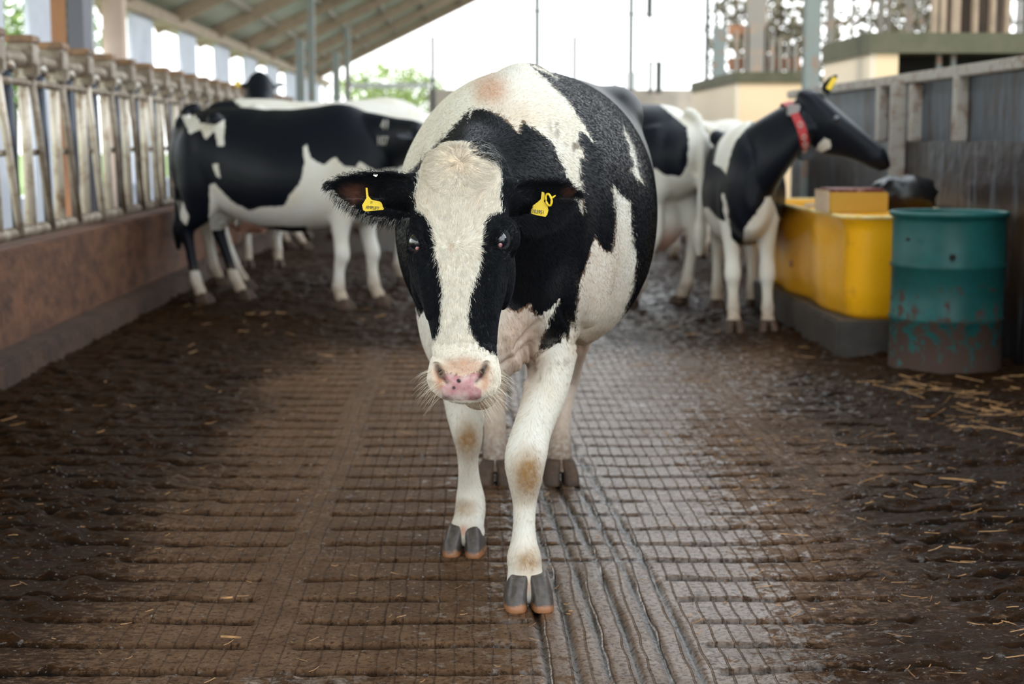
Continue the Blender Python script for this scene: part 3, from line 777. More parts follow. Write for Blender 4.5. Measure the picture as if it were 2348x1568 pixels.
def hoof(pos, ang, parent, h=.078, wd=.058, sc=1.0, m=None, splay=.18, zb=-.002, name='hoof'):
    """two claws joined under the coronet; ang = direction the toes point (world)"""
    V_ = []; F_ = []; n0 = 0
    for sd_ in (-1, 1):
        rows = []
        for z, fw, hw, bk in ((0, .078, .0285, -.050), (.014, .077, .0290, -.052), (.04, .064, .0275, -.050), (h - .012, .046, .0250, -.046), (h + .004, .036, .0215, -.040)):
            rows.append((z, fw * sc, hw * sc * wd / .058, bk * sc))
        n = 20; v = []
        for z, fw, hw, bk in rows:
            cx = (fw + bk) / 2; rx = (fw - bk) / 2
            for j in range(n):
                th = 2 * math.pi * j / n; c, s_ = math.cos(th), math.sin(th)
                x = cx + rx * math.copysign(abs(c) ** .62, c); y = hw * math.copysign(abs(s_) ** .62, s_)
                yy = sd_ * (hw + (.0028 if z < h - .02 else -.001) + .10 * max(0, x) * splay) + y * (1 - .10 * max(0, x) / (.09 * sc))
                v.append((x, yy, z + zb))
        f = []
        for i in range(len(rows) - 1):
            for j in range(n): f.append((i * n + j, i * n + (j + 1) % n, (i + 1) * n + (j + 1) % n, (i + 1) * n + j))
        f.append(tuple(range(n))[::-1]); f.append(tuple(range((len(rows) - 1) * n, len(rows) * n)))
        V_ += v; F_ += [tuple(i + n0 for i in a) for a in f]; n0 += len(v)
    ca, sa = math.cos(ang), math.sin(ang)
    V_ = [(pos[0] + x * ca - y * sa, pos[1] + x * sa + y * ca, z) for x, y, z in V_]
    o = link_mesh(name, V_, F_, m or M_hoof, parent, True)
    md = o.modifiers.new('b', 'BEVEL'); md.width = .004; md.segments = 2; md.limit_method = 'ANGLE'; md.angle_limit = .6
    return o

# standard standing cow in its own frame (x forward, y left, z up, withers over x = 0) -------
def std_parts(H=1.40, legs=None, neck=None, head=None, belly=1.0, udder=1.0, tail=True, horn_bumps=False, ears=True, earup=0.0, wide=1.0, lx=1.0, hs=1.0, poll=.055, eardrop=0.0):
    s = H / 1.40; W = wide
    body = [(-1.50, 0, 1.08, .05, .07, .10), (-1.45, 0, 1.08, .15, .16, .20), (-1.32, 0, 1.05, .22, .27, .30), (-1.12, 0, 1.04, .265, .325, .34), (-.92, 0, 1.00, .28, .375, .36),
            (-.68, 0, .93, .325, .43, .36), (-.40, 0, .89, .36, .46, .36), (-.12, 0, .91, .325, .46, .35), (.08, 0, .95, .26, .44, .36), (.24, 0, .97, .215, .36, .36), (.38, 0, .98, .15, .24, .30), (.45, 0, .98, .06, .12, .16)]
    body = [(x, y, z, w_ * W * (1 + (belly - 1) * .6), a, b * (1 + (belly - 1))) for x, y, z, w_, a, b in body]
    out_ = [loft(body, (0, 1, 0), 36, 6, (1.75, 2.1))]
    legs = legs or {}
    fr = lambda k: legs.get(k, (0, 0))
    hooves = []
    for key, sy in (('fl', 1), ('fr', -1)):
        fx_, fy_ = fr(key); X0 = .10; Y = .145 * sy * W
        def px_(z): return X0 + fx_ * max(0, (.85 - z) / .85), Y + (fy_) * max(0, (.85 - z) / .85)
        rows = []
        for z, r1, a, b, ox in ((1.12, .05, .12, .14, 0), (.95, .085, .15, .17, 0), (.80, .088, .13, .14, 0), (.66, .070, .090, .095, .0), (.54, .054, .062, .065, .0), (.47, .050, .050, .054, .005), (.41, .056, .052, .052, .012), (.36, .055, .054, .048, .014), (.32, .044, .044, .044, .006),
                                (.26, .037, .037, .040, 0), (.20, .039, .040, .043, 0), (.155, .046, .044, .050, .0), (.115, .040, .038, .042, .010), (.08, .050, .048, .046, .024), (.06, .050, .048, .046, .026)):
            x, y = px_(z); rows.append((x + ox, y, z, r1, a, b))
        out_.append(loft(rows, (0, 1, 0), 20, 4)); hooves.append((px_(0)[0] + .045, px_(0)[1]))
    for key, sy in (('hl', 1), ('hr', -1)):
        fx_, fy_ = fr(key); X0 = -1.22; Y = .15 * sy * W
        def px2(z): return X0 + fx_ * max(0, (.9 - z) / .9), Y + fy_ * max(0, (.9 - z) / .9)
        rows = []
        for z, r1, a, b, ox in ((1.20, .07, .14, .14, .05), (1.05, .125, .23, .19, .03), (.90, .13, .27, .19, .05), (.78, .115, .24, .18, .04), (.68, .085, .165, .14, .01), (.59, .060, .10, .10, -.05), (.53, .050, .064, .070, -.085), (.47, .050, .056, .056, -.09), (.41, .042, .048, .044, -.075),
                                (.32, .038, .040, .042, -.055), (.22, .040, .042, .044, -.035), (.16, .050, .048, .054, -.025), (.12, .044, .042, .046, -.005), (.08, .052, .048, .048, .012), (.06, .050, .048, .046, .014)):
            x, y = px2(z); rows.append((x + ox, y, z, r1, a, b))
        out_.append(loft(rows, (0, 1, 0), 20, 4)); hooves.append((px2(0)[0] + .035, px2(0)[1]))
    nk = neck or [(-.02, 0, 1.08, .17, .26, .30), (.22, 0, 1.08, .14, .21, .27), (.44, 0, 1.12, .105, .155, .20), (.64, 0, 1.18, .085, .12, .15), (.78, 0, 1.20, .075, .09, .12)]
    out_.append(loft(nk, (0, 1, 0), 24, 5))
    hd = head or ((.76, 0, 1.29), (.62, 0, -.62), (0, 1, 0))
    O, T, S = [np.array(a, float) for a in hd]; T /= np.linalg.norm(T); S = S - T * S.dot(T); S /= np.linalg.norm(S); Nn = np.cross(T, S)
    rows = []
    for s_, w_, c, d in ((-.04, .04, .03, .07), (-.02, .07, .05, .12), (.03, .092, .06, .17), (.10, .104, .07, .225), (.19, .110, .072, .25), (.27, .092, .066, .235), (.35, .074, .058, .185), (.42, .064, .05, .155), (.47, .064, .048, .142), (.505, .070, .048, .135), (.53, .064, .04, .115), (.545, .04, .02, .08)):
        s_, w_, c, d = s_ * hs, w_ * hs, c * hs, d * hs; p = O + T * s_ - Nn * c; rows.append((*p, w_, c, d - c))
    out_.append(loft(rows, S, 24, 4, (2.4, 1.8)))
    out_.append(ellipsoid(O + T * .0 - Nn * .07, (poll, poll, poll), 8))
    if ears:
        for sg in (1, -1):
            bp = O + T * (.055 + eardrop) + S * sg * .085 - Nn * .05
            tp = bp + (S * sg * .95 - T * .12 * 1 + Nn * (-.10 + earup)) * .18
            out_.append(ear_mesh(bp, tp, -T + Nn * .3, T * .2 + Nn * .6 + S * 0, .048, .02, th=.016))
    if udder > 0:
        out_.append(ellipsoid((-1.0, 0, .60 - .06 * (udder - 1)), (.21 * udder, .165 * udder, .17 * udder), 12))
        for tx in (-1.08, -.93):
            for ty in (-.08, .08):
                out_.append(loft([(tx, ty * udder, .56, .02, .02, .02), (tx, ty * udder, .46 - .17 * (udder - 1), .016, .016, .016), (tx, ty * udder, .415 - .17 * (udder - 1), .012, .012, .012)], (0, 1, 0), 8, 2))
    if tail:
        out_.append(loft([(-1.36, 0, 1.31, .035, .035, .035), (-1.46, 0, 1.27, .032, .032, .032), (-1.505, 0, 1.12, .026, .026, .026), (-1.505, 0, .85, .024, .024, .024), (-1.50, 0, .62, .03, .03, .03), (-1.50, 0, .50, .05, .045, .045), (-1.50, 0, .36, .02, .02, .02)], (0, 1, 0), 12, 4))
    out_.append(ellipsoid((-.98, .20 * W, 1.27), (.07, .055, .06), 8)); out_.append(ellipsoid((-.98, -.20 * W, 1.27), (.07, .055, .06), 8))
    xs_ = lambda v: np.c_[np.where(v[:, 0] < 0, v[:, 0] * lx, v[:, 0]), v[:, 1:]]
    return [(xs_(v) * s, f) for v, f in out_], [((a * lx if a < 0 else a) * s, b * s) for a, b in hooves], (O * s, T, S, Nn)

def place(parts, loc, yaw):
    c, s = math.cos(yaw), math.sin(yaw); R = np.array([[c, -s, 0], [s, c, 0], [0, 0, 1]])
    return [(v @ R.T + np.array([loc[0], loc[1], 0]), f) for v, f in parts], R

def add_eye(c, d, r, parent, m, name='eye'):
    v, f = ellipsoid(c, (r, r, r), 14); return link_mesh(name, v, f, m, parent, True)
M_eye = mat('dark_eye', (.010, .012, .020), .04, coat=1)

def std_cow(name_label, loc, yaw, whitefn, voxel=.017, H=1.40, hoofm=None, hoofn=True, tintfn=None, group=None, **kw):
    parts, hv, hd = std_parts(H=H, **kw)
    parts, R = place(parts, loc, yaw)
    root = empty('cow', (loc[0], loc[1], 0), name_label, 'cow', group)
    body = fuse('body', parts, voxel, 3)
    body.parent = root; body.matrix_parent_inverse = world_of(root).inverted()
    me_ = body.data; v = getv(me_)
    set_attr(me_, 'coat', whitefn(v, (v - np.array([loc[0], loc[1], 0])) @ R))
    T = Tint(len(v)); lv = (v - np.array([loc[0], loc[1], 0])) @ R / (H / 1.4)
    # pink udder and dirty belly and feet
    T.add(blob(lv, (-1.0, 0, .50), (.30, .24, .17), .3) * (kw.get('udder', 1) > .6), (.55, .27, .19))
    T.add((1 - sstep(.10, .30, lv[:, 2])) * .75, (.30, .19, .11))
    if tintfn: tintfn(T, v, lv)
    set_attr(me_, 'tint_amount', T.a); set_col(me_, 'tint', T.c)
    me_.materials.clear(); me_.materials.append(M_coat_far)
    if hoofn:
        for hx, hy in hv:
            p = np.array([hx, hy, 0]) @ R.T
            hoof((loc[0] + p[0], loc[1] + p[1]), yaw, root, m=hoofm or M_hoof_dirty, sc=1.0)
    O, Tt, S, Nn = hd
    for sg in (1, -1):
        p = (O + Tt * .205 + S * sg * .092 - Nn * .045) @ R.T + np.array([loc[0], loc[1], 0])
        add_eye(p, None, .021, root, M_eye)
    return root, R, hd

# ------------------------------------------------------------------ the cow in front
from mathutils.bvhtree import BVHTree
def Z1(pts): return [(740 + x / 1.86625, 120 + y / 1.86667) for x, y in pts]      # traced at a larger scale
ORG = np.array([.145, 4.15, 0.]); FWD = np.array([-.148, -.989, 0]); LFT = np.array([.989, -.148, 0]); UP = np.array([0, 0, 1.])
RL = np.stack([FWD, LFT, UP])                     # local rows -> world
def L2W(rows): 
    R = np.array(rows, float); R[:, :3] = R[:, :3] @ RL + ORG; return R
parts = []
torso = [(-1.46, 0, 1.06, .05, .08, .10), (-1.40, 0, 1.06, .15, .16, .20), (-1.27, 0, 1.04, .235, .255, .30), (-1.08, 0, 1.03, .295, .322, .37), (-.88, .0, .99, .322, .365, .39),
         (-.66, -.015, .94, .352, .410, .41), (-.42, -.03, .92, .368, .428, .405), (-.18, -.03, .93, .350, .415, .39), (.0, -.015, .95, .295, .385, .39), (.15, -.02, .95, .240, .355, .375), (.29, -.03, .94, .185, .285, .36), (.40, -.045, .91, .125, .18, .29), (.455, -.05, .88, .05, .08, .14)]
parts.append(loft(L2W(torso), LFT, 44, 6, (2.05, 2.15)))
neck = [(-.10, 0, 1.07, .17, .262, .32), (.08, -.03, 1.06, .165, .232, .31), (.25, -.075, 1.03, .140, .198, .27), (.40, -.08, 1.01, .118, .165, .225), (.53, -.075, .99, .105, .130, .18), (.64, -.065, .97, .095, .10, .13)]
parts.append(loft(L2W(neck), LFT, 32, 6, (1.9, 2.0)))
# shoulder blades, hips, brisket
for sg in (1, -1):
    parts.append((lambda a: (a[0] @ RL + ORG, a[1]))(ellipsoid((.06, .185 * sg - .01, .93), (.19, .085, .27), 14)))
    parts.append((lambda a: (a[0] @ RL + ORG, a[1]))(ellipsoid((.23, .12 * sg - .03, .80), (.12, .08, .16), 12)))
    parts.append((lambda a: (a[0] @ RL + ORG, a[1]))(ellipsoid((-.98, .175 * sg, 1.225), (.16, .105, .10), 12)))
parts.append((lambda a: (a[0] @ RL + ORG, a[1]))(ellipsoid((.30, -.03, .68), (.12, .075, .125), 12)))
parts.append((lambda a: (a[0] @ RL + ORG, a[1]))(ellipsoid((-.03, 0, 1.285), (.20, .085, .068), 12)))
parts.append((lambda a: (a[0] @ RL + ORG, a[1]))(ellipsoid((-.98, 0, .60), (.17, .14, .14), 12)))
# legs traced from their outline at their own distance
def legpx(rows, a_top=None):
    out_ = []
    for py, xl, xr, D, ra, rb in rows:
        l = P(xl, py, D); r = P(xr, py, D); out_.append((*(l + r) / 2, (r[0] - l[0]) / 2, ra, rb))
    return loft(out_, (1, 0, 0), 24, 4)
legA = [(640, 1215, 1345, 4.10, .12, .15), (720, 1208, 1335, 4.08, .115, .14), (800, 1203, 1325, 4.03, .095, .12), (867, 1210, 1309, 3.97, .075, .09), (910, 1199, 1296, 3.93, .063, .072), (953, 1187, 1277, 3.89, .053, .060), (997, 1172, 1262, 3.86, .050, .055), (1030, 1161, 1256, 3.835, .052, .053),
        (1062, 1157, 1250, 3.825, .053, .050), (1100, 1164, 1243, 3.825, .044, .046), (1148, 1175, 1231, 3.835, .033, .037), (1192, 1177, 1227, 3.835, .031, .036), (1235, 1173, 1230, 3.83, .034, .040), (1275, 1163, 1240, 3.82, .043, .050), (1305, 1164, 1243, 3.80, .042, .048), (1335, 1161, 1249, 3.795, .045, .050), (1352, 1160, 1252, 3.795, .043, .050), (1360, 1168, 1245, 3.805, .032, .040)]
legB = [(690, 950, 1085, 4.30, .10, .13), (770, 965, 1100, 4.29, .095, .11), (850, 1000, 1112, 4.27, .08, .09), (919, 1018, 1112, 4.26, .062, .07), (953, 1025, 1111, 4.25, .055, .058), (985, 1034, 1108, 4.245, .052, .052), (1010, 1041, 1106, 4.25, .050, .050), (1040, 1048, 1098, 4.26, .040, .043), (1075, 1051, 1097, 4.28, .032, .036), (1110, 1050, 1103, 4.30, .033, .038),
        (1140, 1046, 1111, 4.31, .041, .050), (1165, 1044, 1113, 4.31, .043, .050), (1190, 1040, 1111, 4.30, .044, .047), (1213, 1032, 1110, 4.30, .046, .048), (1222, 1032, 1112, 4.30, .043, .048), (1228, 1040, 1104, 4.315, .030, .040)]
legC = [(520, 1130, 1260, 4.98, .20, .16), (640, 1130, 1240, 5.00, .17, .15), (740, 1128, 1200, 5.06, .10, .12), (810, 1122, 1172, 5.20, .065, .08), (860, 1120, 1164, 5.29, .05, .055), (910, 1114, 1160, 5.30, .042, .046), (953, 1111, 1159, 5.28, .036, .040), (997, 1109, 1161, 5.25, .038, .042), (1040, 1108, 1163, 5.22, .047, .050), (1062, 1106, 1164, 5.21, .046, .046), (1085, 1103, 1166, 5.20, .05, .05)]
legE = [(520, 1290, 1430, 4.98, .20, .16), (640, 1300, 1400, 5.00, .17, .15), (740, 1306, 1365, 5.06, .10, .12), (810, 1300, 1342, 5.20, .065, .08), (860, 1295, 1332, 5.29, .05, .055), (910, 1285, 1318, 5.30, .042, .046), (953, 1272, 1310, 5.28, .036, .040), (997, 1263, 1309, 5.25, .038, .042), (1040, 1255, 1312, 5.22, .047, .050), (1062, 1253, 1315, 5.21, .046, .046), (1085, 1251, 1318, 5.20, .05, .05)]
for l in (legA, legB, legC, legE): parts.append(legpx(l))
# head
HO = P(1062, 338, 3.50); HT = P(1060, 876, 3.165) - HO; HL = np.linalg.norm(HT); HT /= HL
HS = np.array([1., 0, 0]); HS -= HT * HS.dot(HT); HS /= np.linalg.norm(HS); HN = np.cross(HT, HS)
def hp(s, y, n): return HO + HT * s + HS * y + HN * n
def hloc(v): q = v - HO; return np.stack([q @ HT, q @ HS, q @ HN], 1)
k_ = HL / .573
hrows = []
for s_, off, w_, c, d in ((-.035, .000, .045, .040, .10), (-.02, 0, .075, .055, .15), (.02, -.004, .092, .068, .19), (.07, -.006, .103, .074, .215), (.13, -.008, .108, .078, .225), (.19, -.008, .113, .080, .235), (.235, -.006, .114, .078, .232), (.29, -.003, .103, .070, .215),
                          (.34, .0, .090, .060, .19), (.39, .002, .077, .055, .165), (.44, .004, .069, .052, .145), (.48, .004, .068, .050, .130), (.515, .004, .0735, .050, .122), (.54, .004, .0765, .047, .105), (.558, .003, .0745, .040, .086), (.572, .002, .064, .028, .064), (.583, .0, .042, .014, .040)):
    p = hp(s_ * k_, off, -c); hrows.append((*p, w_, c, d - c))
parts.append(loft(hrows, HS, 36, 5, (2.55, 1.75)))
# brow ridges, cheeks, lower jaw and chin, poll
for sg in (1, -1):
    parts.append(ellipsoid(hp(.205, .094 * sg, -.050), (.030, .034, .045), 12))
    parts.append(ellipsoid(hp(.25, .085 * sg, -.115), (.030, .075, .085), 12))
parts.append(ellipsoid(hp(-.004, .0, -.056), (.060, .045, .04), 12))
ch = P(1099, 903, 3.285); parts.append(ellipsoid(ch, (.040, .050, .034), 12))
parts.append(loft([(*hp(.30, 0, -.17), .05, .04, .04), (*(ch + np.array([0, .05, .06])), .042, .035, .035), (*ch, .032, .026, .026)], HS, 16, 4))
# ears
eL = ear_mesh(P(958, 446, 3.50), P(757, 424, 3.535), P(890, 380, 3.5) - P(890, 460, 3.52), np.array([.20, -1, -.10]), .0640, .034, th=.010)
eR = ear_mesh(P(1165, 466, 3.50), P(1323, 444, 3.60), P(1250, 380, 3.5) - P(1250, 470, 3.52), np.array([-.20, -1, -.12]), .0630, .034, th=.010)
parts += [eL, eR]
for a, b in (((980, 440, 3.52), (885, 440, 3.52)), ((1140, 450, 3.52), (1215, 452, 3.54))):
    A_, B_ = P(*a), P(*b); mid = (A_ + B_) / 2
    parts.append(loft([(*A_, .045, .045, .045), (*mid, .040, .036, .036), (*B_, .028, .020, .020)] if a[0] < 1000 else [(*B_, .028, .020, .020), (*mid, .042, .036, .036), (*A_, .045, .045, .045)], (0, 0, 1), 16, 3))

cow = empty('cow', tuple(ORG), 'large black and white cow with white blaze walking straight towards the viewer', 'cow')
body = fuse('body', parts, .0052, 3)
bme = body.data
HB = BVHTree.FromPolygons([tuple(a) for a in getv(bme)], [tuple(p.vertices) for p in bme.polygons])
def hit(px, py):
    d = Vector(ray(px, py)).normalized(); r_ = HB.ray_cast(Vector((0, 0, CAMH)), d); return np.array(r_[0]), np.array(r_[1])
eyes = []
for (px, py), axis in (((949, 556), (.60, .80)), ((1154, 551), (-.42, .90))):
    p, n_ = hit(px, py); eyes.append((p, (px, py), axis))
bm = bmesh.new(); bm.from_mesh(bme)
for lim in (.05, .04):
    es = [e for e in bm.edges if min((e.verts[0].co - Vector(c[0])).length for c in eyes) < lim]
    bmesh.ops.subdivide_edges(bm, edges=es, cuts=1, use_grid_fill=True, smooth=.3)
nz = Vector(hp(.545 * k_, 0, -.02))
es = [e for e in bm.edges if (e.verts[0].co - nz).length < .085 and (e.verts[0].co - nz).dot(Vector(HN)) > -.05]
bmesh.ops.subdivide_edges(bm, edges=es, cuts=1, use_grid_fill=True, smooth=.3)
bm.to_mesh(bme); bm.free(); bme.update()
v = getv(bme)
ed_ = np.empty(len(bme.edges) * 2, int); bme.edges.foreach_get('vertices', ed_); ed_ = ed_.reshape(-1, 2)
deg = np.bincount(ed_.ravel(), minlength=len(v))[:, None]
q = hloc(v); bmask = sstep(.66, .80, v[:, 2]) * (1 - ((q[:, 0] > -.12) & (q[:, 0] < .66) & (q[:, 2] > -.32) & (v[:, 1] < 3.78)))
for _ in range(55):
    s_ = np.stack([np.bincount(ed_[:, 0], v[ed_[:, 1], k], len(v)) + np.bincount(ed_[:, 1], v[ed_[:, 0], k], len(v)) for k in range(3)], 1) / deg
    v = v + (s_ - v) * (bmask * .6)[:, None]
setv(bme, v); nrm = getn(bme); q = hloc(v); px_ = proj(v)
is_head = (q[:, 0] > -.055) & (q[:, 0] < .66) & (q[:, 2] > -.275) & (q[:, 2] < .12) & (np.abs(q[:, 1]) < np.where(q[:, 0] > .20, .145, .34)) & (v[:, 1] < 3.72)
mpp = 3.3 / F                                            # metres per pixel at the head
def segd(p, a, b):
    a = np.array(a, float); b = np.array(b, float); ab = b - a; t = np.clip(((p - a) @ ab) / (ab @ ab), 0, 1); return np.linalg.norm(p - a - t[:, None] * ab, axis=1)
front = is_head & (nrm @ HN > -.3)
dis = np.zeros_like(v)
for a, b, dp, wd in (((1002, 842), (1011, 862), .028, 8), ((1011, 862), (1026, 878), .016, 6), ((1114, 839), (1104, 862), .028, 8), ((1104, 862), (1090, 878), .016, 6)):
    g = np.exp(-(segd(px_, a, b) / wd) ** 2) * front; dis += (-HN[None] * .5 + HT[None] * -.55) * (g * dp)[:, None]
for a, b, dp, wd in (((1000, 838), (992, 868), .006, 9), ((1117, 836), (1126, 866), .006, 9)):         # rims of the nostrils
    g = np.exp(-(segd(px_, a, b) / wd) ** 2) * front; dis += nrm * (g * dp)[:, None]
# crests running down from the eyes, hollows beside the nose bridge, brow hollow
for a, b, dp, wd in (((958, 590), (985, 720), .006, 7), ((1140, 590), (1128, 720), .006, 8), ((985, 600), (1003, 740), -.006, 9), ((1110, 600), (1105, 740), -.006, 9), ((1000, 470), (1020, 520), -.003, 14), ((1095, 470), (1075, 520), -.003, 14),
                     ((928, 600), (948, 690), .003, 9), ((985, 812), (1040, 836), -.0025, 6), ((1078, 836), (1130, 810), -.0025, 6)):
    g = np.exp(-(segd(px_, a, b) / wd) ** 2) * front; dis += nrm * (g * dp)[:, None]
# folds of skin in the chest
bod = ~is_head
for a, b, dp, wd in (((1180, 800), (1235, 740), -.010, 8), ((1150, 840), (1215, 790), -.008, 8), ((1215, 800), (1222, 850), -.008, 5), ((1165, 770), (1200, 880), .008, 10), ((1290, 700), (1330, 800), -.012, 9)):
    g = np.exp(-(segd(px_, a, b) / wd) ** 2) * bod * (nrm[:, 1] < .1); dis += nrm * (g * dp)[:, None]
lv = (v - ORG) @ RL.T
sh = fbm(v[:, 0] * 1.3 + v[:, 2], v[:, 1] + v[:, 2] * .7, 5, 3, 77) - .5
dis += nrm * (sh * .004 * bod * sstep(.55, .8, v[:, 2]))[:, None]
v = v + dis
# eyelids close over the balls
ER = .0232
for c, pp, ax in eyes:
    ax = np.array(ax); ax = ax / np.linalg.norm(ax); out_n = np.array([0, -1, 0]) * .55 + HS * (1 if pp[0] > 1052 else -1) * .85; out_n = out_n / np.linalg.norm(out_n)
    ec = c - out_n * .0150
    d = v - ec; r = np.linalg.norm(d, axis=1); near_ = (r < .042) & (d @ out_n > -.004)
    qd = (px_ - np.array(pp)) * mpp; u = qd @ ax; w2 = qd @ np.array([-ax[1], ax[0]])
    el = np.sqrt((u / .0205) ** 2 + (w2 / .0110) ** 2)
    ins = sstep(1.12, .92, el)
    tgt = np.where(ins > .5, .0170, ER + .0028 + .0035 * np.exp(-((el - 1.25) / .25) ** 2))
    dirn = d / np.maximum(r, 1e-5)[:, None]
    k2 = near_ * np.where(ins > .5, 1.0, (r < tgt) + (r >= tgt) * np.exp(-((el - 1.25) / .4) ** 2) * .8)
    v = v + dirn * ((tgt - r) * k2)[:, None]
    crease = np.exp(-((el - 2.1) / .3) ** 2) * (r < .05) * .0025
    v = v - nrm * crease[:, None]
setv(bme, v)
eye_pos = []
for (c, pp, ax) in eyes:
    out_n = np.array([0, -1, 0]) * .55 + HS * (1 if pp[0] > 1052 else -1) * .85; out_n = out_n / np.linalg.norm(out_n); eye_pos.append((c - out_n * .0150, out_n))

# coat pattern -------------------------------------------------------------
saddle = Z1([(872, -40), (872, 25), (900, 70), (980, 140), (1050, 210), (1110, 300), (1160, 385), (1130, 352), (1095, 330), (1090, 380), (1130, 460), (1095, 450), (1105, 540), (1115, 620), (1112, 692), (1090, 640), (1075, 590), (1040, 520), (1010, 440), (960, 370), (900, 320), (850, 290), (838, 345), (810, 310), (760, 270), (690, 240), (645, 240), (624, 290), (630, 245), (560, 320), (490, 390), (440, 440), (385, 500), (330, 560), (100, 640), (100, -60)])
under = Z1([(250, 1105), (395, 1098), (412, 1125), (430, 1105), (460, 1112), (700, 1100), (765, 1088), (830, 1115), (888, 1078), (895, 1110), (920, 1132), (962, 1115), (1015, 1055), (1000, 1085), (960, 1170), (908, 1298), (940, 1275), (1018, 1245), (1035, 1200), (1052, 1248), (1066, 1150), (1076, 1165), (1084, 1210), (1085, 1150), (1095, 1060), (1110, 960), (1135, 900), (1165, 798), (1200, 850), (1238, 862), (1252, 780), (1255, 690), (1240, 570), (1275, 610), (1313, 640), (1322, 760), (1342, 900), (1328, 1000), (1300, 1080), (1284, 1132), (1420, 1130), (1600, 1200), (1600, 2700), (250, 2700)])
sliver = Z1([(1285, 322), (1310, 365), (1335, 425), (1350, 500), (1372, 562), (1345, 540), (1318, 500), (1335, 490), (1312, 410)])
streak = Z1([(893, 52), (950, 72), (1003, 112), (950, 84), (905, 66)])
blaze = Z1([(440, 450), (470, 405), (560, 375), (625, 395), (680, 440), (692, 468), (757, 452), (764, 560), (757, 620), (768, 690), (715, 700), (690, 740), (680, 790), (674, 900), (660, 960), (642, 1000), (628, 1060), (620, 1130), (628, 1185), (652, 1222), (672, 1262), (700, 1275), (738, 1292), (775, 1330), (800, 1420), (800, 1700), (400, 1700), (400, 1400), (430, 1290), (452, 1212), (480, 1226), (500, 1190), (507, 1100), (511, 1000), (498, 920), (485, 870), (478, 800), (465, 750), (440, 710), (400, 680), (396, 620), (408, 560), (410, 500)])
pxb = proj(v)
sc_b = (v[:, 1] / F)
wb = white_of(pxb, [saddle, under, sliver, streak]) * sc_b
# legs are white below the elbows
wb = np.maximum(wb, np.minimum(.03, (.60 - v[:, 2])) * (lv[:, 0] > -.25)) if False else wb
wh = poly_sd(pxb, blaze) * sc_b
wh = np.where((np.abs(q[:, 1]) > .118) & (q[:, 0] < .2), -.03, wh)
coat = np.clip(np.where(is_head, wh, wb), -.06, .06)
set_attr(bme, 'coat', coat)
T = Tint(len(v))
def pxblob(c, r, msk, soft=.6): return blob(pxb, c, r, soft) * msk
fb = (nrm[:, 1] < .2)
mb_ = bod & fb & (coat > -.004)
hd_ = is_head
T.add(pxblob((1125, 205), (52, 46), mb_, .8) * .85, (.52, .27, .15))
T.add(pxblob((1180, 270), (70, 60), mb_, .8) * .40, (.50, .33, .20))
st = fbm(pxb[:, 0] * .9, pxb[:, 1] * .35, .12, 4, 5); st2 = .8 + .4 * fbm(pxb[:, 0], pxb[:, 1] * .5, .07, 4, 6)
T.add(np.exp(-(segd(pxb, (1275, 290), (1335, 350)) / 16) ** 2) * mb_ * sstep(.48, .62, st) * .85, (.10, .065, .04))
T.add(np.exp(-(segd(pxb, (1330, 350), (1338, 460)) / 14) ** 2) * mb_ * sstep(.5, .66, st) * .5, (.22, .15, .09))
T.add(pxblob((1190, 790), (70, 130), mb_, .7) * .70, (.42, .225, .135))
T.add(pxblob((1150, 900), (70, 50), mb_, .6) * .55, (.34, .22, .10))
T.add(pxblob((1370, 640), (80, 190), mb_, .9) * .32, (.52, .30, .18))
T.add(pxblob((1370, 790), (90, 50), mb_, .7) * .5, (.40, .24, .10))
T.add(np.exp(-(segd(pxb, (1238, 868), (1262, 838)) / 7) ** 2) * mb_ * .75 * sstep(.35, .6, st), (.16, .12, .08))
T.add(np.exp(-(segd(pxb, (1262, 838), (1300, 830)) / 10) ** 2) * mb_ * .5 * sstep(.35, .6, st), (.22, .16, .10))
for c, r, a_ in (((1073, 1010), (36, 56), .95), ((1210, 1088), (44, 74), .95), ((1212, 1100), (26, 36), .4), ((1210, 1290), (42, 44), .75), ((1066, 1165), (34, 26), .65), ((1215, 1345), (60, 26), .40), ((1068, 1215), (50, 22), .30)):
    T.add(pxblob(c, r, mb_ & (v[:, 1] < 4.5), .9) * a_ * 1.15 * st2, (.30, .165, .06))
for c, r in (((1208, 1345), (9, 18)), ((1062, 1215), (8, 16))): T.add(pxblob(c, r, mb_, .6) * .7, (.50, .22, .15))
rear = (v[:, 1] > 4.75) & (v[:, 2] < .62)
T.add(rear * .5, (.50, .29, .19)); T.add(rear * sstep(.26, .06, v[:, 2]) * .85, (.12, .065, .038))
T.add(bod * sstep(.02, .0, v[:, 2]), (.05, .03, .02))
# face
T.add(hd_ * sstep(600, 430, pxb[:, 1]) * .34 * (coat > .002), (.66, .53, .39))
T.add(pxblob((1048, 372), (40, 34), hd_, .9) * .30, (.52, .34, .22))
T.add(pxblob((1093, 462), (14, 34), hd_, .9) * .38, (.48, .33, .22)); T.add(pxblob((985, 465), (16, 34), hd_, .9) * .22, (.48, .34, .24))
T.add(pxblob((1034, 566), (7, 12), hd_, .8) * .75, (.35, .17, .07))
T.add(hd_ * (coat > 0) * .18, (.62, .52, .38))
T.add(pxblob((1062, 838), (62, 26), hd_, .8) * .90, (.46, .245, .145)); T.add(pxblob((1060, 872), (80, 50), hd_, .5) * .55, (.55, .30, .19))
T.add(np.exp(-(segd(pxb, (1002, 848), (1010, 888)) / 11) ** 2) * hd_ * .8, (.40, .155, .065)); T.add(np.exp(-(segd(pxb, (1118, 846), (1112, 886)) / 10) ** 2) * hd_ * .65, (.42, .17, .08))
pad = [(1010, 860), (1016, 857), (1034, 856), (1048, 861), (1066, 863), (1085, 854), (1103, 857), (1102, 864), (1086, 882), (1104, 895), (1104, 912), (1092, 917), (1056, 919), (1015, 914), (1010, 888), (1026, 880)]
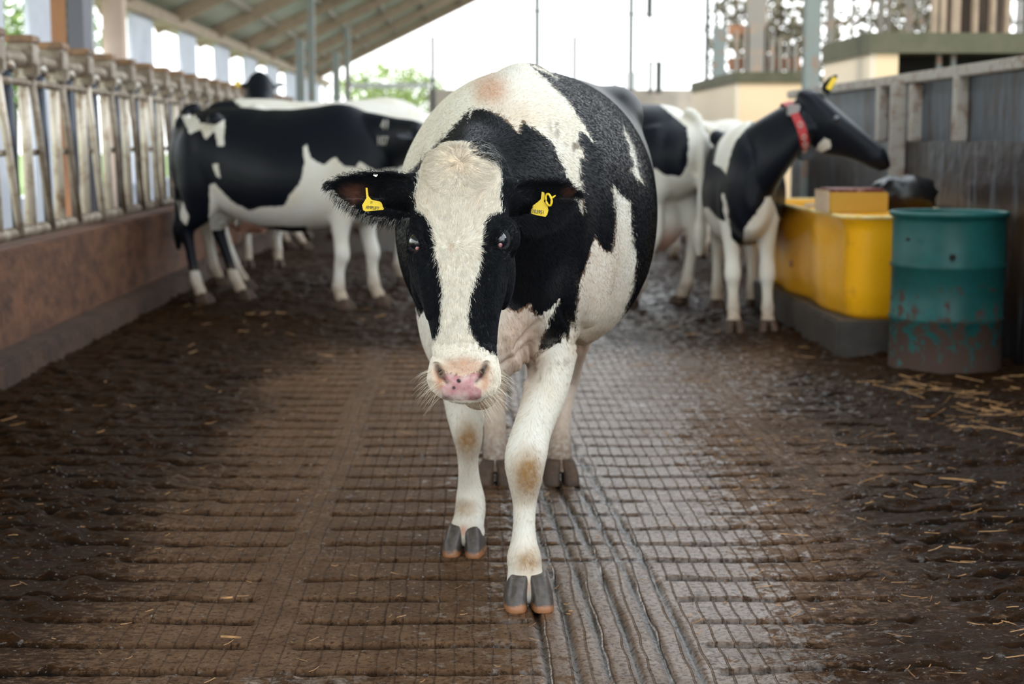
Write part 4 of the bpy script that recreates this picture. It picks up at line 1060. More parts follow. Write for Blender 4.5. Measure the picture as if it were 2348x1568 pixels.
pd = poly_sd(pxb, pad); T.add(sstep(-1.5, 1.5, pd) * hd_ * .97, (.43, .20, .215))
T.add(np.exp(-(segd(pxb, (1020, 914), (1095, 914)) / 9) ** 2) * hd_ * sstep(-3, 2, pd) * .85, (.12, .05, .05))
for c, r in (((1052, 873), (6.5, 6)), ((1040, 889), (5.5, 4.5))): T.add(pxblob(c, r, hd_, .5), (.012, .010, .012))
spk = fbm(pxb[:, 0], pxb[:, 1], .5, 2, 91)
pts_ = [(1006, 848), (1022, 853), (1040, 857), (1056, 861), (1072, 861), (1090, 853), (1104, 850), (1112, 842)]
dl = np.min([segd(pxb, a, b) for a, b in zip(pts_[:-1], pts_[1:])], axis=0)
T.add(np.exp(-(dl / 3.5) ** 2) * hd_ * sstep(.42, .6, spk) * .9, (.12, .055, .03))
for a, b, w3 in (((1003, 842), (1012, 862), 6.5), ((1012, 862), (1025, 877), 4), ((1113, 839), (1104, 861), 6.5), ((1104, 861), (1091, 876), 4)):
    T.add(np.exp(-(segd(pxb, a, b) / w3) ** 2) * hd_ * .95, (.06, .018, .012))
for c, r in (((957, 568), (7, 7)), ((1146, 562), (6, 6))): T.add(pxblob(c, r, hd_, .6) * .55, (.40, .14, .13))
chin = hd_ & (q[:, 2] < -.06) & (pxb[:, 1] > 880); T.add(chin * .85, (.34, .21, .11))
for c, r in (((822, 440), (40, 22)), ((815, 448), (22, 18)), ((1300, 440), (22, 16))): T.add(pxblob(c, r, hd_, .8) * .35, (.22, .085, .05))
set_attr(bme, 'tint_amount', T.a); set_col(bme, 'tint', T.c)
bme.materials.clear(); bme.materials.append(M_coat)
body.parent = cow; body.matrix_parent_inverse = world_of(cow).inverted()

# hooves
fa = math.atan2(-1, .02)
for px, py, D, ang, mm, wd in ((1211, 1400, 3.79, -math.pi / 2 + .03, M_hoof, .060), (1066, 1250, 4.30, -math.pi / 2 - .12, M_hoof, .056), (1135, 1100, 5.20, -math.pi / 2, M_hoof_dirty, .058), (1285, 1100, 5.20, -math.pi / 2 + .06, M_hoof_dirty, .058)):
    p = P(px, py, D); hoof((p[0], D - .005), ang, cow, m=mm, wd=wd, h=.080)
# tail hangs behind
tl = L2W([(-1.36, 0, 1.28, 0, 0, 0), (-1.47, 0, 1.24, 0, 0, 0), (-1.52, 0, 1.0, 0, 0, 0), (-1.52, 0, .6, 0, 0, 0), (-1.50, 0, .35, 0, 0, 0)])[:, :3]
MB().tube([tuple(a) for a in tl], [.035, .03, .022, .025, .012], 10).build('tail', M_blackhole, cow, True)
# eyes
def eye_material():
    m = mat('cow_eye', (.006, .008, .014), .03, coat=1); return m
M_ceye = eye_material(); M_sclera = mat('eye_corner', (.55, .34, .33), .15, coat=.5, noise=(120, (.45, .13, .14), .45, .6))
for i, (c, on) in enumerate(eye_pos):
    add_eye(c, None, ER, cow, M_ceye)
    px, py = ((958, 571), (1146, 563))[i]
    d = ray(px, py); d = d / np.linalg.norm(d); o_ = np.array([0, 0, CAMH]) - c; b_ = d @ o_; t_ = -b_ - math.sqrt(max(0, b_ * b_ - (o_ @ o_ - ER ** 2))); hpnt = np.array([0, 0, CAMH]) + d * t_
    nn_ = (hpnt - c) / np.linalg.norm(hpnt - c)
    v_, f_ = ellipsoid(c + nn_ * (ER - .0055), (.0075, .0075, .0075), 10); link_mesh('eye_corner', v_, f_, M_sclera, cow, True)

# ear tags ------------------------------------------------------------------
M_tag = mat('yellow_tag_plastic', (.90, .62, .02), .35, noise=(40, (.55, .33, .03), .62, .78), coat=.1)
M_ink = mat('black_ink', (.012, .012, .015), .6)
def ear_tag(pxpts, D, D2, letters, lpx, lsize, lang, label, stud=None, small=None):
    pts = [P(x, y, D + (D2 - D) * (y - pxpts[0][1]) / 60) for x, y in pxpts]; n = len(pts); th = .0022
    v_ = [tuple(p) for p in pts] + [tuple(p + np.array([0, th, 0])) for p in pts]
    f_ = [tuple(range(n))[::-1], tuple(range(n, 2 * n))] + [(i, (i + 1) % n, n + (i + 1) % n, n + i) for i in range(n)]
    tg = link_mesh('ear_tag', v_, f_, M_tag, cow); tg['label'] = label
    md = tg.modifiers.new('b', 'BEVEL'); md.width = .0008; md.segments = 2
    for txt, (lx, ly), sz in [(letters, lpx, lsize)] + ([small] if small else []):
        cu = bpy.data.curves.new('lettering', 'FONT'); cu.body = txt; cu.size = sz; cu.align_x = 'CENTER'; cu.align_y = 'CENTER'; cu.extrude = .0002; cu.space_character = .95
        lo = bpy.data.objects.new('lettering', cu); COL.objects.link(lo); lo.data.materials.append(M_ink)
        p = P(lx, ly, D + (D2 - D) * (ly - pxpts[0][1]) / 60); lo.location = (p[0], p[1] - .0015, p[2]); lo.rotation_euler = (math.pi / 2 - .12, lang, 0); lo.scale = (.8, 1, 1)
        dg = bpy.context.evaluated_depsgraph_get(); dg.update()
        m3 = bpy.data.meshes.new_from_object(lo.evaluated_get(dg)); m3.transform(Matrix.LocRotScale(lo.location, lo.rotation_euler, lo.scale)); bpy.data.objects.remove(lo)
        lm = bpy.data.objects.new('lettering', m3); COL.objects.link(lm); lm.parent = tg; lm.matrix_parent_inverse = world_of(tg).inverted()
    return tg
def q3(pts, off, sc): return [(off[0] + x / sc, off[1] + y / sc) for x, y in pts]
def front_depth(pxs):
    ds = []
    B_ = BVHTree.FromPolygons([tuple(a) for a in v], [tuple(p.vertices) for p in bme.polygons])
    for x, y in pxs:
        r_ = B_.ray_cast(Vector((0, 0, CAMH)), Vector(ray(x, y)).normalized())
        if r_[0] is not None: ds.append(r_[0].y)
    return ds
tL = q3([(862, 590), (905, 590), (930, 780), (1000, 860), (1200, 905), (1240, 960), (1250, 1020), (1278, 1060), (1262, 1088), (860, 1125), (810, 1100), (782, 985), (880, 820)], (750, 370), 9.783)
dL = min(front_depth([(842, 445), (838, 470), (870, 478), (855, 480), (840, 480)])) - .004
ear_tag(tL, dL, dL, 'AMPLIFY', (854, 476.5), .0105, .09, 'yellow ear tag with handwritten word', small=('21', (852, 464), .007))
tR = q3([(1000, 680), (1060, 700), (1075, 800), (1050, 900), (1130, 990), (1152, 1100), (1125, 1200), (1085, 1248), (900, 1215), (740, 1172), (714, 1130), (735, 1050), (800, 990), (900, 920), (980, 850)], (1140, 370), 9.8)
dR = min(front_depth([(1235, 490), (1222, 480), (1250, 480), (1245, 455), (1240, 495)])) - .004
tgr = ear_tag(tR, dR, dR, '103951', (1234, 486), .0125, -.20 + .33, 'yellow ear tag with number and round button')
cb_ = P(1258, 458, dR - .006)
rgp = [tuple(cb_ + np.array([math.cos(a) * .0065, -.35 * math.cos(a) * .008, math.sin(a) * .0125 - math.cos(a) * .004])) for a in np.linspace(0, 2 * math.pi, 20, endpoint=False)]
tb = MB().tube(rgp, .0028, 8, closed=True).build('button', M_tag, tgr, True)
pn = P(1268, 452, dR - .004); MB().tube([tuple(cb_ + np.array([.004, .004, .002])), tuple(pn + np.array([.006, 0, .004]))], [.0035, .0012], 8).build('pin', M_tag, tgr, True)
cl = P(858, 398, front_depth([(858, 402)])[0] - .004)
MB().bar(tuple(P(852, 392, cl[1])), tuple(P(866, 402, cl[1])), .004, .005).bar(tuple(P(863, 397, cl[1] - .002)), tuple(P(859, 404, cl[1] - .002)), .0035, .008).build('ear_clip', mat('bright_metal_clip', (.75, .75, .75), .2, .9), cow, bevel=.0006)

# fur ------------------------------------------------------------------------
def hair_material():
    m = bpy.data.materials.new('fur_strands'); m.use_nodes = True; t = m.node_tree; b = t.nodes['Principled BSDF']
    a = t.nodes.new('ShaderNodeAttribute'); a.attribute_name = 'hair_colour'; t.links.new(a.outputs['Color'], b.inputs['Base Color'])
    b.inputs['Roughness'].default_value = .5; b.inputs['Specular IOR Level'].default_value = .09
    return m
M_hair = hair_material()
def make_hair(name, roots, dirs, bends, lens, cols, r0, parent, npts=4):
    n = len(roots); hc = bpy.data.hair_curves.new(name); hc.add_curves([npts] * n)
    t = np.linspace(0, 1, npts)[None, :, None]
    Pp = roots[:, None] + dirs[:, None] * (t * lens[:, None, None]) + bends[:, None] * (t ** 2 * lens[:, None, None])
    hc.position_data.foreach_set('vector', Pp.astype(np.float32).ravel()) if hasattr(hc, 'position_data') else hc.attributes['position'].data.foreach_set('vector', Pp.astype(np.float32).ravel())
    ra = hc.attributes.new('radius', 'FLOAT', 'POINT') if 'radius' not in hc.attributes else hc.attributes['radius']
    rr = np.tile(r0 * np.array([1, .9, .65, .15])[:npts] if npts == 4 else r0 * np.linspace(1, .15, npts), n) if np.isscalar(r0) else (r0[:, None] * np.linspace(1, .15, npts)[None]).ravel()
    ra.data.foreach_set('value', rr.astype(np.float32))
    ca = hc.attributes.new('hair_colour', 'FLOAT_COLOR', 'CURVE'); ca.data.foreach_set('color', np.c_[cols, np.ones(n)].astype(np.float32).ravel())
    hc.materials.append(M_hair)
    o = bpy.data.objects.new(name, hc); COL.objects.link(o); o.parent = parent; o.matrix_parent_inverse = world_of(parent).inverted(); return o
bme.calc_loop_triangles()
tri = np.empty(len(bme.loop_triangles) * 3, int); bme.loop_triangles.foreach_get('vertices', tri); tri = tri.reshape(-1, 3)
nrm = getn(bme)
A0, A1, A2 = v[tri[:, 0]], v[tri[:, 1]], v[tri[:, 2]]
fn = np.cross(A1 - A0, A2 - A0); ar = np.linalg.norm(fn, axis=1) / 2; fn = fn / (2 * ar[:, None] + 1e-12)
cen = (A0 + A1 + A2) / 3; vd = np.array([0, 0, CAMH]) - cen; vd /= np.linalg.norm(vd, axis=1)[:, None]
fac = (fn * vd).sum(1) > -.35
th_ = is_head[tri].all(1); tq = hloc(cen)
def sample(wt, n):
    p = wt / wt.sum(); idx = rng.choice(len(tri), n, p=p); a = rng.random((n, 2)); fl_ = a.sum(1) > 1; a[fl_] = 1 - a[fl_]
    b = np.c_[1 - a.sum(1), a]; pos = (A0[idx] * b[:, :1] + A1[idx] * b[:, 1:2] + A2[idx] * b[:, 2:]); return idx, b, pos
from mathutils.kdtree import KDTree
def clump(pos, dirs, bends, ln, nc, k, seed=5):
    r = np.random.default_rng(seed); ci = r.choice(len(pos), nc, replace=False); kd = KDTree(nc)
    for i, c in enumerate(ci): kd.insert(Vector(pos[c]), i)
    kd.balance(); own = np.array([kd.find(Vector(p))[1] for p in pos]); c = ci[own]
    tip = pos + (dirs + bends) * ln[:, None]; ct = pos[c] + (dirs[c] + bends[c]) * ln[c][:, None]
    return bends + (ct - tip) * k / ln[:, None], own
def colour(idx, b, pos, jit=.004):
    sd = (coat[tri[idx]] * b).sum(1) + rng.normal(size=len(idx)) * jit
    ta = (T.a[tri[idx]] * b).sum(1)[:, None]; tcx = (T.c[tri[idx]] * b[:, :, None]).sum(1)
    wv = rng.random((len(idx), 1)); W = np.array([.80, .755, .67]) * (.80 + .25 * wv) * np.where(rng.random((len(idx), 1)) < .12, np.array([[.80, .68, .52]]), 1)
    K = np.array([.0035, .0042, .006]) * (.5 + 1.4 * wv)
    c = np.where((sd > 0)[:, None], W, K); return c * (1 - ta * .8) + tcx * ta * .8 * (.8 + .3 * wv), sd
def tang(d, n): d = d - n * (d * n).sum(1)[:, None]; return d / (np.linalg.norm(d, axis=1)[:, None] + 1e-9)
def nrm_at(idx, b): n = (nrm[tri[idx]] * b[:, :, None]).sum(1); return n / np.linalg.norm(n, axis=1)[:, None]
# face fur
padtri = pd[tri].max(1) > -2
eyem = np.min([np.linalg.norm(cen - c, axis=1) for c, _ in eye_pos], axis=0) < .024
earm = np.abs(tq[:, 1]) > .135
idx, b, pos = sample(ar * th_ * fac * ~padtri * ~eyem, 120000)
n_ = nrm_at(idx, b); pp = proj(pos); col, sd = colour(idx, b, pos, .0028)
wq = pp - np.array([1034, 562]); up_ = sstep(12, -12, wq[:, 1])
fl2 = np.stack([wq[:, 0] / 60 * .8, np.zeros(len(pp)), np.zeros(len(pp))], 1)
d0 = HT[None] * (1 - 2 * up_)[:, None] * np.clip(np.abs(wq[:, 1]) / 14, 0, 1)[:, None] + HS[None] * np.clip(wq[:, 0] / 70, -1.2, 1.2)[:, None] * (.35 + .9 * np.exp(-(wq[:, 1] / 40) ** 2))[:, None]
fw = pp - np.array([1052, 372]); fr_ = np.linalg.norm(fw, axis=1); fk = sstep(110, 40, fr_)
rad = (HS[None] * (fw[:, 0] / (fr_ + 1))[:, None] + HT[None] * (fw[:, 1] / (fr_ + 1))[:, None])
d0 = d0 * (1 - fk)[:, None] + rad * fk[:, None] * 1.2
ear = np.abs(hloc(pos)[:, 1]) > .125
eo = hloc(pos); sg = np.sign(eo[:, 1]); lowe = (pp[:, 1] > 455)
d0 = np.where(ear[:, None], HS[None] * (sg * 1.0)[:, None] + np.array([0, 0, -1.])[None] * np.where(lowe, 1.0, -.25)[:, None], d0)
d0 = tang(d0 + rng.normal(size=d0.shape) * .22, n_)
lay = np.where(ear, .45, .33) + .05 * fk
dirs = d0 + n_ * lay[:, None]
ln = rng.uniform(.006, .012, len(pos)) * (1 + .5 * fk) * np.where(ear, 1.3, 1) * np.where(pp[:, 1] > 780, .45, 1) * np.where((pp[:, 1] > 822) & (np.abs(pp[:, 0] - 1058) < 66), .35, 1)
bnd, own = clump(pos, dirs, d0 * .2 - n_ * .25, ln, 4200, .38)
col = col * (.90 + .2 * np.random.default_rng(3).random(4200)[own])[:, None]
make_hair('face_fur', pos, dirs, bnd, ln, col, .00030, cow)
# tuft on the poll
idx, b, pos = sample(ar * th_ * np.exp(-(np.linalg.norm(proj(cen) - np.array([1052, 372]), axis=1) / 36) ** 2) * (proj(cen)[:, 1] > 348) * (coat[tri].min(1) > .001), 7000)
n_ = nrm_at(idx, b); pp = proj(pos); fw = pp - np.array([1052, 372]); fr_ = np.linalg.norm(fw, axis=1); ang_ = np.arctan2(fw[:, 1], fw[:, 0]); swirl = np.sin(ang_ * 11) * .30 + np.sin(ang_ * 23 + 1) * .2
rad = HS[None] * ((fw[:, 0] - fw[:, 1] * swirl) / (fr_ + 1))[:, None] + HT[None] * ((fw[:, 1] + fw[:, 0] * swirl) / (fr_ + 1))[:, None]
d0 = tang(rad + rng.normal(size=rad.shape) * .10, n_)
wv = rng.random((len(pos), 1)); base = np.array([.86, .76, .61]) * (.82 + .30 * wv + .10 * np.sin(ang_ * 17)[:, None]) * np.where(rng.random((len(pos), 1)) < .18, .55, 1); inner = np.exp(-(fr_ / 26) ** 2)[:, None]; col = base * (1 - .45 * inner) + np.array([.33, .20, .11]) * .45 * inner
dr_ = d0 * .75 + n_ * .38 * np.clip(1.1 - fr_ / 90, .3, 1)[:, None]; ln = rng.uniform(.020, .038, len(pos)); bnd, own = clump(pos, dr_, d0 * .5 - n_ * .6, ln, 95, .85)
col = col * (.66 + .6 * np.random.default_rng(4).random(130)[own])[:, None]
make_hair('forelock', pos, dr_, bnd, ln, col, .00042, cow, 6)
# dark tuft at the poll's right and wisps over the ears
idx, b, pos = sample(ar * th_ * (segd(proj(cen), (1090, 340), (1150, 362)) < 20), 1500); n_ = nrm_at(idx, b)
d0 = tang(np.array([.8, 0, .35])[None] + rng.normal(size=pos.shape) * .35, n_); wv = rng.random((len(pos), 1))
make_hair('poll_wisps', pos, d0 * .8 + n_ * .5, -n_ * .5 + d0 * .2, rng.uniform(.015, .035, len(pos)), np.where(rng.random((len(pos), 1)) < .25, .6, .012) * np.ones((1, 3)) * (.6 + .6 * wv), .0003, cow, 6)
# fringe round the ears
ed = []
for (ev, ef), sg in ((eL, -1), (eR, 1)):
    n1, m1 = 22, 17; w1 = m1 + 1
    for i in range(3, n1 + 1):
        for j in (0, m1): ed.append((ev[i * w1 + j], ev[i * w1 + j] - ev[i * w1 + m1 // 2], sg))
    for j in range(w1): ed.append((ev[n1 * w1 + j], ev[n1 * w1 + j] - ev[(n1 - 3) * w1 + j], sg))
ed_p = np.array([e[0] for e in ed]); ed_d = np.array([e[1] for e in ed]); ed_d /= np.linalg.norm(ed_d, axis=1)[:, None]; ed_s = np.array([e[2] for e in ed])
k3 = rng.integers(0, len(ed), 5200); pos = ed_p[k3] + rng.normal(size=(5200, 3)) * .0045
d0 = ed_d[k3] + np.stack([ed_s[k3] * .55, np.zeros(5200), -.15 * np.ones(5200)], 1) + rng.normal(size=(5200, 3)) * .18; d0 /= np.linalg.norm(d0, axis=1)[:, None]
low = d0[:, 2] < -.2; lr = np.where(low, rng.uniform(.005, .016, 5200), rng.uniform(.003, .009, 5200))
cc = np.where((low & (ed_s[k3] < 0) & (rng.random(5200) < .14))[:, None], np.array([[.30, .29, .28]]), np.array([[.006, .007, .010]]))
make_hair('ear_fringe', pos, d0, np.array([0, 0, -.25])[None] * np.ones((5200, 1)), lr, cc, .00028, cow)
# whiskers
idx, b, pos = sample(ar * th_ * ((pxb[tri].mean(1)[:, 1] > 845) & (np.abs(tq[:, 1]) > .035)) * ~padtri, 260); n_ = nrm_at(idx, b); pp = proj(pos)
d0 = n_ * .6 + np.stack([np.sign(pp[:, 0] - 1060) * .75, -.2 * np.ones(260), -.55 * np.ones(260)], 1) + rng.normal(size=(260, 3)) * .22; d0 /= np.linalg.norm(d0, axis=1)[:, None]
make_hair('whiskers', pos, d0, np.array([0, 0, -.3])[None] * np.ones((260, 1)), rng.uniform(.014, .045, 260), np.ones((260, 3)) * np.array([.72, .64, .52]), .00028, cow, 5)
# body fur
idx, b, pos = sample(ar * ~th_ * fac * (cen[:, 1] < 4.7) * (cen[:, 2] > .1), 130000)
n_ = nrm_at(idx, b); col, sd = colour(idx, b, pos, .005)
d0 = -FWD[None] * .8 + np.array([0, 0, -1.])[None] * np.where(pos[:, 2] < .75, 1.6, .5)[:, None] + rng.normal(size=pos.shape) * .10
d0 = tang(d0, n_)
make_hair('body_fur', pos, d0 + n_ * .12, -n_ * .08, rng.uniform(.007, .013, len(pos)), col, .00034, cow)

# ------------------------------------------------------------------ the herd behind
def Z4(p): return [(340 + x / 2.7516, 170 + y / 2.7509) for x, y in p]
def Z5(p): return [(1440 + x / 2.3065, 140 + y / 2.3059) for x, y in p]
l1w = [Z4([(205, 262), (290, 250), (330, 310), (430, 320), (482, 285), (478, 455), (440, 450), (418, 355), (362, 412), (328, 345), (262, 382), (240, 330)]),
       Z4([(405, 570), (438, 565), (456, 655), (430, 645)]),
       Z4([(385, 700), (420, 688), (520, 800), (640, 862), (720, 838), (860, 832), (890, 770), (960, 680), (985, 560), (973, 450), (1000, 440), (1025, 530), (1110, 575), (1140, 540), (1180, 522), (1232, 580), (1310, 590), (1328, 552), (1362, 565), (1430, 610), (1700, 560), (1700, 1700), (1000, 1700), (1000, 960), (560, 960), (385, 990)]),
       Z4([(180, 1245), (700, 1225), (700, 1700), (180, 1700)]), Z4([(180, 790), (215, 800), (255, 900), (240, 960), (195, 900)])]
def wf_px(polys, sign=1, base=None):
    def f(v, lv):
        p = proj(v); d = white_of(p, polys) * (v[:, 1] / F) * sign
        if base is not None: d = base(v, lv, d)
        return np.clip(d, -.12, .12)
    return f
def at(px, D): return (px - 1075) / F * D
# black flank cow, side on
f1 = np.array([at(805, 10.75), 10.75]); r1 = np.array([at(470, 11.2), 11.2]); dv = f1 - r1; yaw1 = math.atan2(dv[1], dv[0])
th1 = np.array([math.cos(yaw1), math.sin(yaw1)])
loc1 = f1 - th1 * .08
neck1 = [(-.02, 0, 1.10, .16, .25, .30), (.22, 0, 1.13, .13, .20, .26), (.44, -.05, 1.14, .10, .15, .19), (.62, -.14, 1.15, .085, .12, .15), (.72, -.22, 1.15, .075, .09, .12)]
def l1base(v, lv, d):
    far = lv[:, 1] > .02                      # the side away from the viewer keeps its own pattern
    return d
c1, R1m, hd1 = std_cow('black cow with small white hip patches standing side on by the left fence', loc1, yaw1, wf_px(l1w, 1, l1base), H=1.41, voxel=.016, neck=neck1,
                  head=((.72, -.22, 1.235), (.75, -.35, -.55), (.42, .9, 0)), udder=.3, lx=.86, belly=1.06, legs={'fl': (.10, 0), 'fr': (-.05, 0), 'hl': (.18, .03), 'hr': (.02, 0)})
# pale numbers branded on the neck
M_brand = mat('white_brand', (.48, .46, .42), .8)
dg = bpy.context.evaluated_depsgraph_get()
c1b = [c for c in bpy.data.objects if c.parent == c1 and c.name.startswith('body')][0]
bv = BVHTree.FromPolygons([tuple(a) for a in getv(c1b.data)], [tuple(p.vertices) for p in c1b.data.polygons])
for txt, px, py, sz in (('41', 884, 289, .085), ('107', 878, 324, .075)):
    r_ = bv.ray_cast(Vector((0, 0, CAMH)), Vector(ray(px, py)).normalized())
    if r_[0] is None: continue
    cu = bpy.data.curves.new('brand_number', 'FONT'); cu.body = txt; cu.size = sz * 1.15; cu.align_x = 'CENTER'; cu.align_y = 'CENTER'; cu.extrude = .004
    lo = bpy.data.objects.new('brand_number', cu); COL.objects.link(lo); cu.materials.append(M_brand)
    n_ = r_[1]; lo.location = r_[0] + n_ * .006; lo.rotation_euler = (math.pi / 2, 0, math.atan2(n_.x, -n_.y)); lo.scale = (.75, 1, 1)
    dg = bpy.context.evaluated_depsgraph_get(); dg.update()
    m3 = bpy.data.meshes.new_from_object(lo.evaluated_get(dg)); m3.transform(Matrix.LocRotScale(lo.location, lo.rotation_euler, lo.scale)); bpy.data.objects.remove(lo)
    lm = bpy.data.objects.new('brand_number', m3); COL.objects.link(lm); lm.parent = c1; lm.matrix_parent_inverse = world_of(c1).inverted(); lm['label'] = 'pale branded number'
def tag_on(root, loc2, R, hd, side, H=1.4, s=1.0):
    O, Tt, S, Nn = hd; p = O + Tt * .05 + S * side * .18 - Nn * .05 + np.array([0, 0, -.02]); p = p @ R.T + np.array([loc2[0], loc2[1], 0])
    n = (Nn * .4 + Tt * 0) @ R.T
    MB().box(p[0] - .028 * s, p[0] + .028 * s, p[1] - .05, p[1] - .045, p[2] - .04 * s, p[2] + .025 * s).build('ear_tag', M_tag, root, bevel=.001)

def blobs(seed, sc=1.6, th=.5, legs_white=True):
    def f(v, lv):
        a = fbm(lv[:, 0] + 3 + seed, lv[:, 2] * 1.0 + lv[:, 1] * .6 + seed, sc, 2, seed) - th
        d = a * .5
        if legs_white: d = np.maximum(d, (.55 - lv[:, 2]) * .5)
        return np.clip(d, -.12, .12)
    return f
def face_black(fn):
    def f(v, lv):
        d = fn(v, lv); return np.where((lv[:, 0] > .1) & (lv[:, 2] > .7), -.08, d)
    return f
# cow behind it with a big udder, facing right
Y2 = 12.5; a2 = math.radians(15)
std_cow('tall cow with white back and pink udder behind the black side-on cow', (at(890, Y2), Y2), a2, blobs(3, 1.1, .47), H=1.50, voxel=.02, udder=1.15, legs={'fl': (.10, 0), 'fr': (-.06, 0), 'hl': (-.04, 0), 'hr': (.12, 0)})
# raised dark head over the herd, standing at the fence
n3 = [(-.02, 0, 1.08, .17, .26, .30), (.18, 0, 1.22, .14, .20, .25), (.34, 0, 1.38, .12, .16, .19), (.46, 0, 1.52, .11, .12, .14), (.52, 0, 1.57, .10, .10, .11)]
lc3 = (at(578, 14.0) + .06, 14.3); r3, Rm3, hd3 = std_cow('dark cow raising its head above the others beside the feed fence', lc3, math.radians(-82), face_black(blobs(8, 1.3, .56)), H=1.42, voxel=.022, neck=n3,
                                                   head=((.50, 0, 1.70), (.80, 0, -.62), (0, 1, 0)), udder=.5, hs=1.1, wide=.92, poll=.075, eardrop=.05, earup=.0)
tag_on(r3, lc3, Rm3, hd3, -1, s=.8)
std_cow('farther cow at the left seen only by its pale legs under the others', (at(668, 16.9) + 1.15, 16.9), math.radians(15), blobs(14, 1.4, .5), H=1.36, voxel=.025, legs={'fl': (.12, 0), 'hr': (.14, 0)})
std_cow('farthest cow at the left standing behind the pale legged one', (at(790, 19.5), 19.5), math.radians(80), blobs(19, 1.4, .52), H=1.36, voxel=.03)

# cow with red collar, front on, head turned to the right
r1w = [Z5([(590, 265), (740, 262), (700, 300), (655, 325), (600, 385), (562, 430), (535, 520), (522, 607), (490, 560), (452, 545), (478, 430), (530, 360)]),
       Z5([(360, 350), (380, 318), (430, 290), (600, 255), (570, 300), (500, 325), (400, 330)]),
       Z5([(975, 500), (1005, 440), (1040, 408), (1072, 420), (1070, 458), (1010, 490)]),
       Z5([(425, 775), (470, 830), (515, 850), (495, 700), (512, 700), (548, 930), (610, 1015), (612, 890), (680, 800), (728, 722), (755, 712), (782, 780), (800, 835), (838, 795), (880, 860), (905, 960), (905, 1600), (380, 1600), (380, 775)])]
lR1 = np.array([at(1733, 9.45) - .04, 9.5]); yR1 = math.radians(-96)
nR1 = [(-.04, 0, 1.06, .17, .25, .32), (.14, .04, 1.14, .16, .23, .36), (.30, .13, 1.25, .135, .19, .32), (.42, .25, 1.36, .11, .16, .25), (.49, .35, 1.44, .09, .12, .18)]
hR1 = ((.50, .38, 1.565), (.22, .75, -.66), (-1, .3, 0))
rR1, RmR1, hdR1 = std_cow('black cow with red collar turning its head to the right beside the yellow trough', lR1, yR1, wf_px(r1w), H=1.28, voxel=.013, neck=nR1, head=hR1, udder=.5, hs=1.12, wide=.80, legs={'fl': (.10, .02), 'fr': (.12, .03), 'hl': (.05, .02), 'hr': (.12, -.01)}, ears=False)
# raised ear with its tag
O, Tt, S, Nn = hdR1
def w1(p): return np.array(p) @ RmR1.T + np.array([lR1[0], lR1[1], 0])
e0 = w1(O + Tt * .05 - Nn * .02 - S * -.05); tpx = P(1920, 172, e0[1] - .02)
ev, ef = ear_mesh(P(1893, 214, e0[1]), tpx, np.array([.5, -.3, .3]), np.array([.6, -.7, 0]), .035, .012, th=.012)
link_mesh('ear', ev, ef, M_blackhole, rR1, True)
ea = P(1905, 193, e0[1] - .05); MB().bar(tuple(P(1899, 205, ea[1])), tuple(P(1915, 178, ea[1])), .006, .03).build('ear_tag', M_tag, rR1, bevel=.001)
# collar round the neck
ca, cb2 = P(1822, 262, 8.98), P(1850, 366, 8.98)
cc_ = (ca + cb2) / 2; axu = (cb2 - ca) / 2; nv_ = np.array([0, 1, 0.])
M_collar = mat('red_collar_webbing', (.42, .020, .022), .6, noise=(60, (.30, .02, .02), .4, .7)); M_tile = mat('pale_number_tile', (.60, .40, .36), .6)
bvR = [c for c in bpy.data.objects if c.parent == rR1 and c.name.startswith('body')][0]
bvr = BVHTree.FromPolygons([tuple(a) for a in getv(bvR.data)], [tuple(p.vertices) for p in bvR.data.polygons])
loop = []
for a in np.linspace(0, 2 * math.pi, 48, endpoint=False):
    d = axu / np.linalg.norm(axu) * math.cos(a) + nv_ * math.sin(a); c0_ = cc_ + nv_ * .10
    d2 = Vector(d); r_ = bvr.ray_cast(Vector(c0_ + d * .45), -d2)
    rr_ = np.linalg.norm(np.array(r_[0]) - c0_) if r_[0] is not None else .14
    loop.append(c0_ + d * (min(rr_, .23) + .006))
loop = np.array(loop); loop = (np.roll(loop, 1, 0) + loop * 2 + np.roll(loop, -1, 0)) / 4
cax = np.cross(axu / np.linalg.norm(axu), nv_); cax /= np.linalg.norm(cax)
def strap(pts, wdt, thk, closed=True):
    v_ = []; f_ = []; n = len(pts); cen_ = pts.mean(0) if closed else cc_ + nv_ * .1
    for p in pts:
        o_ = (p - cen_) / np.linalg.norm(p - cen_)
        for sx, so_ in ((-1, 0), (1, 0), (1, 1), (-1, 1)): v_.append(p + cax * sx * wdt / 2 + o_ * so_ * thk)
    for i in range(n if closed else n - 1):
        for j in range(4): f_.append((i * 4 + j, i * 4 + (j + 1) % 4, ((i + 1) % n) * 4 + (j + 1) % 4, ((i + 1) % n) * 4 + j))
    return v_, f_
v_, f_ = strap(loop, .052, .006); col_o = link_mesh('collar', v_, f_, M_collar, rR1)
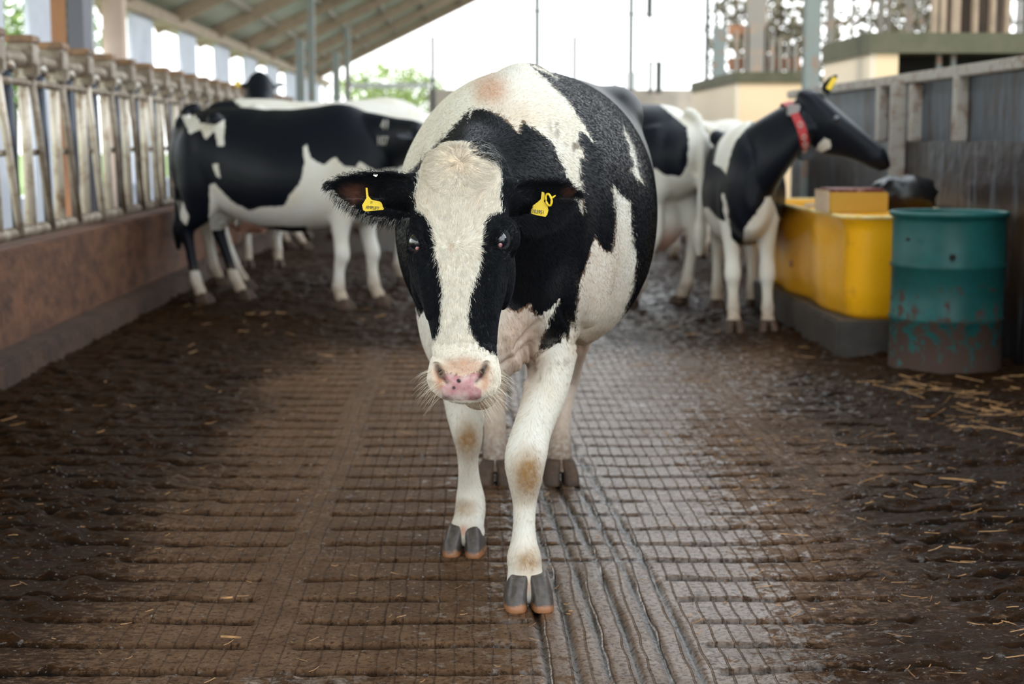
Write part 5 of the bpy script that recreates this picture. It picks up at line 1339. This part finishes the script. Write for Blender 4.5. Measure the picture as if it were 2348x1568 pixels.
# pale tiles with figures, a grey buckle on top and the black box below
vis = [i for i in range(48) if loop[i][1] < cc_[1] + .1]
vis = sorted(vis, key=lambda i: -loop[i][2])
for kk, fr_ in enumerate((.34, .46, .58, .70)):
    i = vis[int(fr_ * len(vis))]; p = loop[i]; o_ = (p - loop.mean(0)); o_ /= np.linalg.norm(o_); t_ = np.cross(o_, cax)
    pts = [tuple(p + o_ * .010 + cax * .012 * math.cos(a) + t_ * .014 * math.sin(a)) for a in np.linspace(0, 2 * math.pi, 12, endpoint=False)]
    MB().tube(pts, .0035, 5, closed=True).build('number_ring', M_tile, col_o)
i = vis[1]; p = loop[vis[3]]; MB().box(p[0] - .035, p[0] + .035, p[1] - .03, p[1] + .02, p[2] - .03, p[2] + .035).build('buckle', mat('grey_buckle', (.30, .27, .26), .5), col_o, bevel=.006)
p = loop[vis[-1]]; MB().box(p[0] - .02, p[0] + .06, p[1] - .04, p[1] + .05, p[2] - .055, p[2] + .01).build('transponder', mat('black_transponder', (.02, .022, .028), .4), col_o, bevel=.010)

# white rumped cow half hidden behind the front cow
r2b = [Z5([(-200, 190), (60, 205), (150, 213), (205, 262), (312, 350), (322, 430), (310, 560), (282, 612), (190, 602), (150, 572), (90, 560), (-200, 560)]), Z5([(342, 228), (432, 292), (392, 290), (362, 262)])]
lR2 = np.array([at(1500, 11.4) - .55, 11.25]); 
tl2 = np.array([at(1578, 10.55), 10.55]); fw2 = np.array([-.62, .78]); fw2 /= np.linalg.norm(fw2); lR2 = tl2 + fw2 * 1.42
std_cow('white rumped cow with pink udder half hidden behind the front cow', lR2, math.atan2(fw2[1], fw2[0]), wf_px(r2b, -1), H=1.43, voxel=.017, udder=1.35, legs={'hl': (.16, .02), 'hr': (.0, 0), 'fl': (0, 0), 'fr': (.1, 0)})
std_cow('farther cow at the right seen by its legs between the others', (at(1590, 14.6), 14.6), math.radians(100), blobs(27, 1.4, .5), H=1.36, voxel=.025)
std_cow('pale cow farther back between the white rumped and red collared cows', (at(1640, 16.6), 16.6), math.radians(-75), blobs(33, 1.2, .48), H=1.30, voxel=.025)
